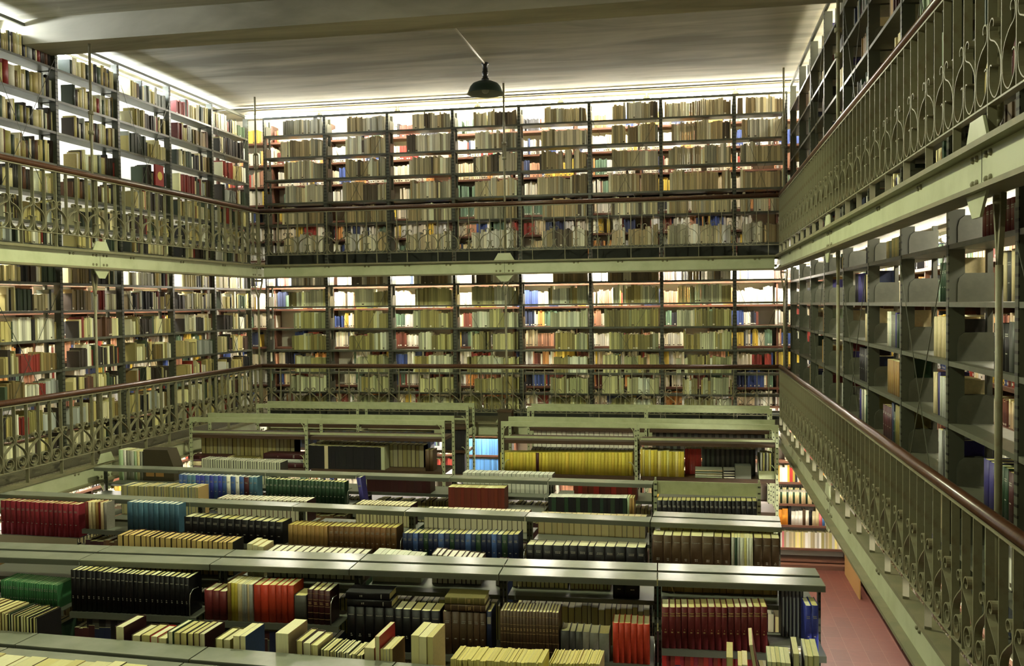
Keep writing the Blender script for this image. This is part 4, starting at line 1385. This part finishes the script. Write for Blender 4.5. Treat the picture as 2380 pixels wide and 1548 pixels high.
# the two bright blue sets on the ground floor, seen through the gap between the stacks
for z in (1.66, 1.33):
    u = -3.66
    while u < -2.95:
        stuff_book(wmap_back, u, 0.021, 0.02, 0.17, z + 0.001, 0.265, COLS['light blue'])
        u += 0.0222
# left gallery: nearest upper bays hold separate paperbacks, the rest joins the mass
n_pb = 0
for i in range(len(EL) - 1):
    a, b = EL[i] + 0.045, EL[i + 1] - 0.045
    for lv, shs in (('u', SH_UPS), ('l', SH_LOS)):
        for k, z in enumerate(shs):
            if i < 2: continue
            hm = min((shs[k - 1] - z - 0.035) if k else (0.30 if lv == 'u' else 0.27), 0.31)
            fr = RND.uniform(0.72, 0.9)
            if lv == 'u' and i == 5 and k == 3: fr = 0.55
            if lv == 'u' and i in (3, 4) and k < 5:
                u, n = b - (b - a) * fr, 0
                while u < b - 0.02:
                    nm, c = RND.choice(P_LF)
                    w = RND.uniform(0.02, 0.06) if RND.random() > 0.1 else RND.uniform(0.07, 0.10)
                    w = min(w, b - u)
                    n += 1
                    # counted from the far end of the bay, where the row stops: u grows away from the viewer
                    H = hm * RND.uniform(0.58, 0.88)
                    lab = '%s paperback, %s from the left, %s shelf down, %s bay of left upper gallery' % (nm, nth(n), nth(k + 1), 'nearer' if i == 3 else 'next')
                    D = 0.16
                    # a left-wall book: its front faces +x, its left-hand side is towards the viewer
                    make_book('paperback', Vector((SHL - 0.035, u, z + 0.001)), PI / 2, w - 0.003, H, D, c, 'soft', lab, 'paperbacks in the left upper gallery', cat='book', parts=False)
                    n_pb += 1
                    u += w
                continue
            pal = [c for _, c in P_LF]
            fill(map_left, a, b, z, hm, pal, fr, 'end', (0.018, 0.05), (0.6, 0.9), same=0.3, mark=0.1)

pv = Vector((SHL + 0.004, 12.0, 5.861))
rb = empty('book', (SHL + 0.028, 11.98, 5.861), 'red book with a yellow disc on its cover, facing out in the left upper gallery', 'book', 'books in the left upper gallery')
cv = MB().box(0.0, 0.003, 0.0, 0.21, 0, 0.29).box(-0.022, -0.019, 0.0, 0.21, 0, 0.29).box(-0.019, 0.0, 0.0, 0.003, 0, 0.29)
b0 = len(cv.v)
for q in range(24):
    cv.v.append((0.0036, 0.115 + 0.06 * math.cos(q * PI / 12), 0.14 + 0.06 * math.sin(q * PI / 12)))
cv.face([b0 + q for q in range(24)], 1)
M['red_cover'] = mat('red_printed_cover', rgb(150, 34, 30), 0.4)
M['disc'] = mat('yellow_print', rgb(226, 200, 90), 0.4)
cv.build('cover', [M['red_cover'], M['disc']], rb)
pgm = MB().box(-0.019, 0.0, 0.003, 0.207, 0.002, 0.287).build('page_block', M['paper'], rb)
pgm.color = rgb(230, 224, 190)

# ground floor, right end of the back bookcase: separate books
def shelf_books(z, x0, x1, spec, desc, kind='paperback', style='soft'):
    x = x0
    n = 0
    while x < x1 - 0.012:
        nm, w, H = spec(n)
        n += 1
        w = min(w, x1 - x)
        make_book(kind, Vector((x, WSB + 0.03, z + 0.001)), 0, w - 0.0012, H, 0.16, COLS[nm], style, '%s book, %s from left, %s' % (nm, nth(n), desc), 'books on the ground floor wall shelves', cat='book', parts=False)
        x += w


x = 1.16
q = 0
while x < 2.28:
    ww_ = 0.055 if q == 1 else RND.uniform(0.02, 0.045)
    stuff_book(wmap_back, x, ww_ - 0.001, 0.03, 0.16, 0.301, 0.25 + RND.uniform(-0.01, 0.008), COLS['dark green' if q == 2 else 'pink' if q == 6 else RND.choice(['cream', 'white', 'pale yellow', 'cream', 'white'])])
    x += ww_
    q += 1
x = 1.16
while x < 2.28:
    ww_ = RND.uniform(0.025, 0.05)
    stuff_book(wmap_back, x, ww_ - 0.001, 0.03, 0.16, 1.331, RND.uniform(0.2, 0.27), COLS[RND.choice(['white', 'orange', 'red', 'cream', 'black', 'yellow', 'white'])])
    x += ww_
shelf_books(0.656, 1.16, 2.30, lambda n: (['navy blue', 'maroon', 'dark brown', 'white', 'orange', 'orange', 'black', 'white', 'white', 'white', 'dark brown', 'white', 'black', 'cream', 'cream', 'pink', 'light blue', 'white', 'cream'][n % 19], [0.04, 0.03, 0.03, 0.045, 0.075, 0.09, 0.05, 0.06, 0.05, 0.06, 0.045, 0.05, 0.05, 0.05, 0.05, 0.05, 0.04][n % 17], RND.uniform(0.20, 0.29)), 'second lowest back wall shelf by the aisle')
shelf_books(0.99, 1.16, 2.30, lambda n: ('cream' if n % 3 else 'dark green', 0.032, 0.25), 'third lowest back wall shelf by the aisle', style='soft label')

# right gallery: sparse books, each on its own
for i in range(len(ER) - 1):
    a, b = ER[i] + 0.05, ER[i + 1] - 0.05
    for lv, shs in (('lower', SH_LOS), ('upper', SH_UPS)):
        for k, z in enumerate(shs):
            hm = min((shs[k - 1] - z - 0.035) if k else (0.30 if lv == 'upper' else 0.18), 0.31)
            if i > 5 or i < 2 or lv == 'upper' or k > 4:
                if 1 <= i < 9:
                    fill(map_right, a, b, z, hm, [COLS[c] for c in P_RG], RND.uniform(0.3, 0.65) if lv == 'lower' else RND.uniform(0.4, 0.85), 'start', (0.025, 0.06), (0.7, 0.95), same=0.4, d0=0.06)
                continue
            L = (b - a) * RND.choice([0.25, 0.4, 0.55, 0.7])
            u = a
            n = 0
            nm = RND.choice(P_RG)
            wb = RND.uniform(0.05, 0.095)
            st = RND.choice(['plain', 'title', 'soft'])
            hh = hm * RND.uniform(0.78, 0.97)
            if RND.random() < 0.1: continue
            while u < a + L:
                if RND.random() < 0.4:
                    nm = RND.choice(P_RG); wb = RND.uniform(0.05, 0.095); hh = hm * RND.uniform(0.75, 0.97); st = RND.choice(['plain', 'title', 'soft'])
                n += 1
                u += wb
                # a right-wall book faces -x; seen from its front its left side is the far one
                lab = '%s book, %s from near upright, %s shelf, %s bay from back, right %s gallery' % (nm, nth(n), nth(k + 1), nth(len(ER) - 1 - i), lv)
                make_book('book', Vector((SHR + 0.05, u, z + 0.001)), -PI / 2, wb - 0.0015, hh, 0.17, COLS[nm], st, lab, 'books in the right gallery', parts=(lv == 'lower'))
# trolley of books and board on the floor under the right gallery
o = STUFF.build('shelved_books', M['shelf_books'])
tag(o, 'hundreds of small book spines filling the gallery shelves and wall bookcases', 'books', 'books on the gallery and wall shelves', 'stuff')
bo = empty('bookcase_board', (2.27, 13.60, 0.0), 'brown board leaning at the foot of the right bookcase', 'board')
MB().box(0, 0.02, 0, 1.25, 0.0, 0.30).build('panel', M['card'], bo)

# ------------------------------------------------------------------ world, view
w = bpy.data.worlds.new('World')
bpy.context.scene.world = w
w.use_nodes = True
w.node_tree.nodes['Background'].inputs[0].default_value = (0.8, 0.85, 0.7, 1)
w.node_tree.nodes['Background'].inputs[1].default_value = 0.0
sc = bpy.context.scene
sc.view_settings.view_transform = 'Standard'
sc.view_settings.look = 'None'
sc.view_settings.exposure = 0.78
sc.view_settings.gamma = 1.0
sc.view_settings.use_curve_mapping = False
sc.cycles.max_bounces = 8
sc.cycles.diffuse_bounces = 5
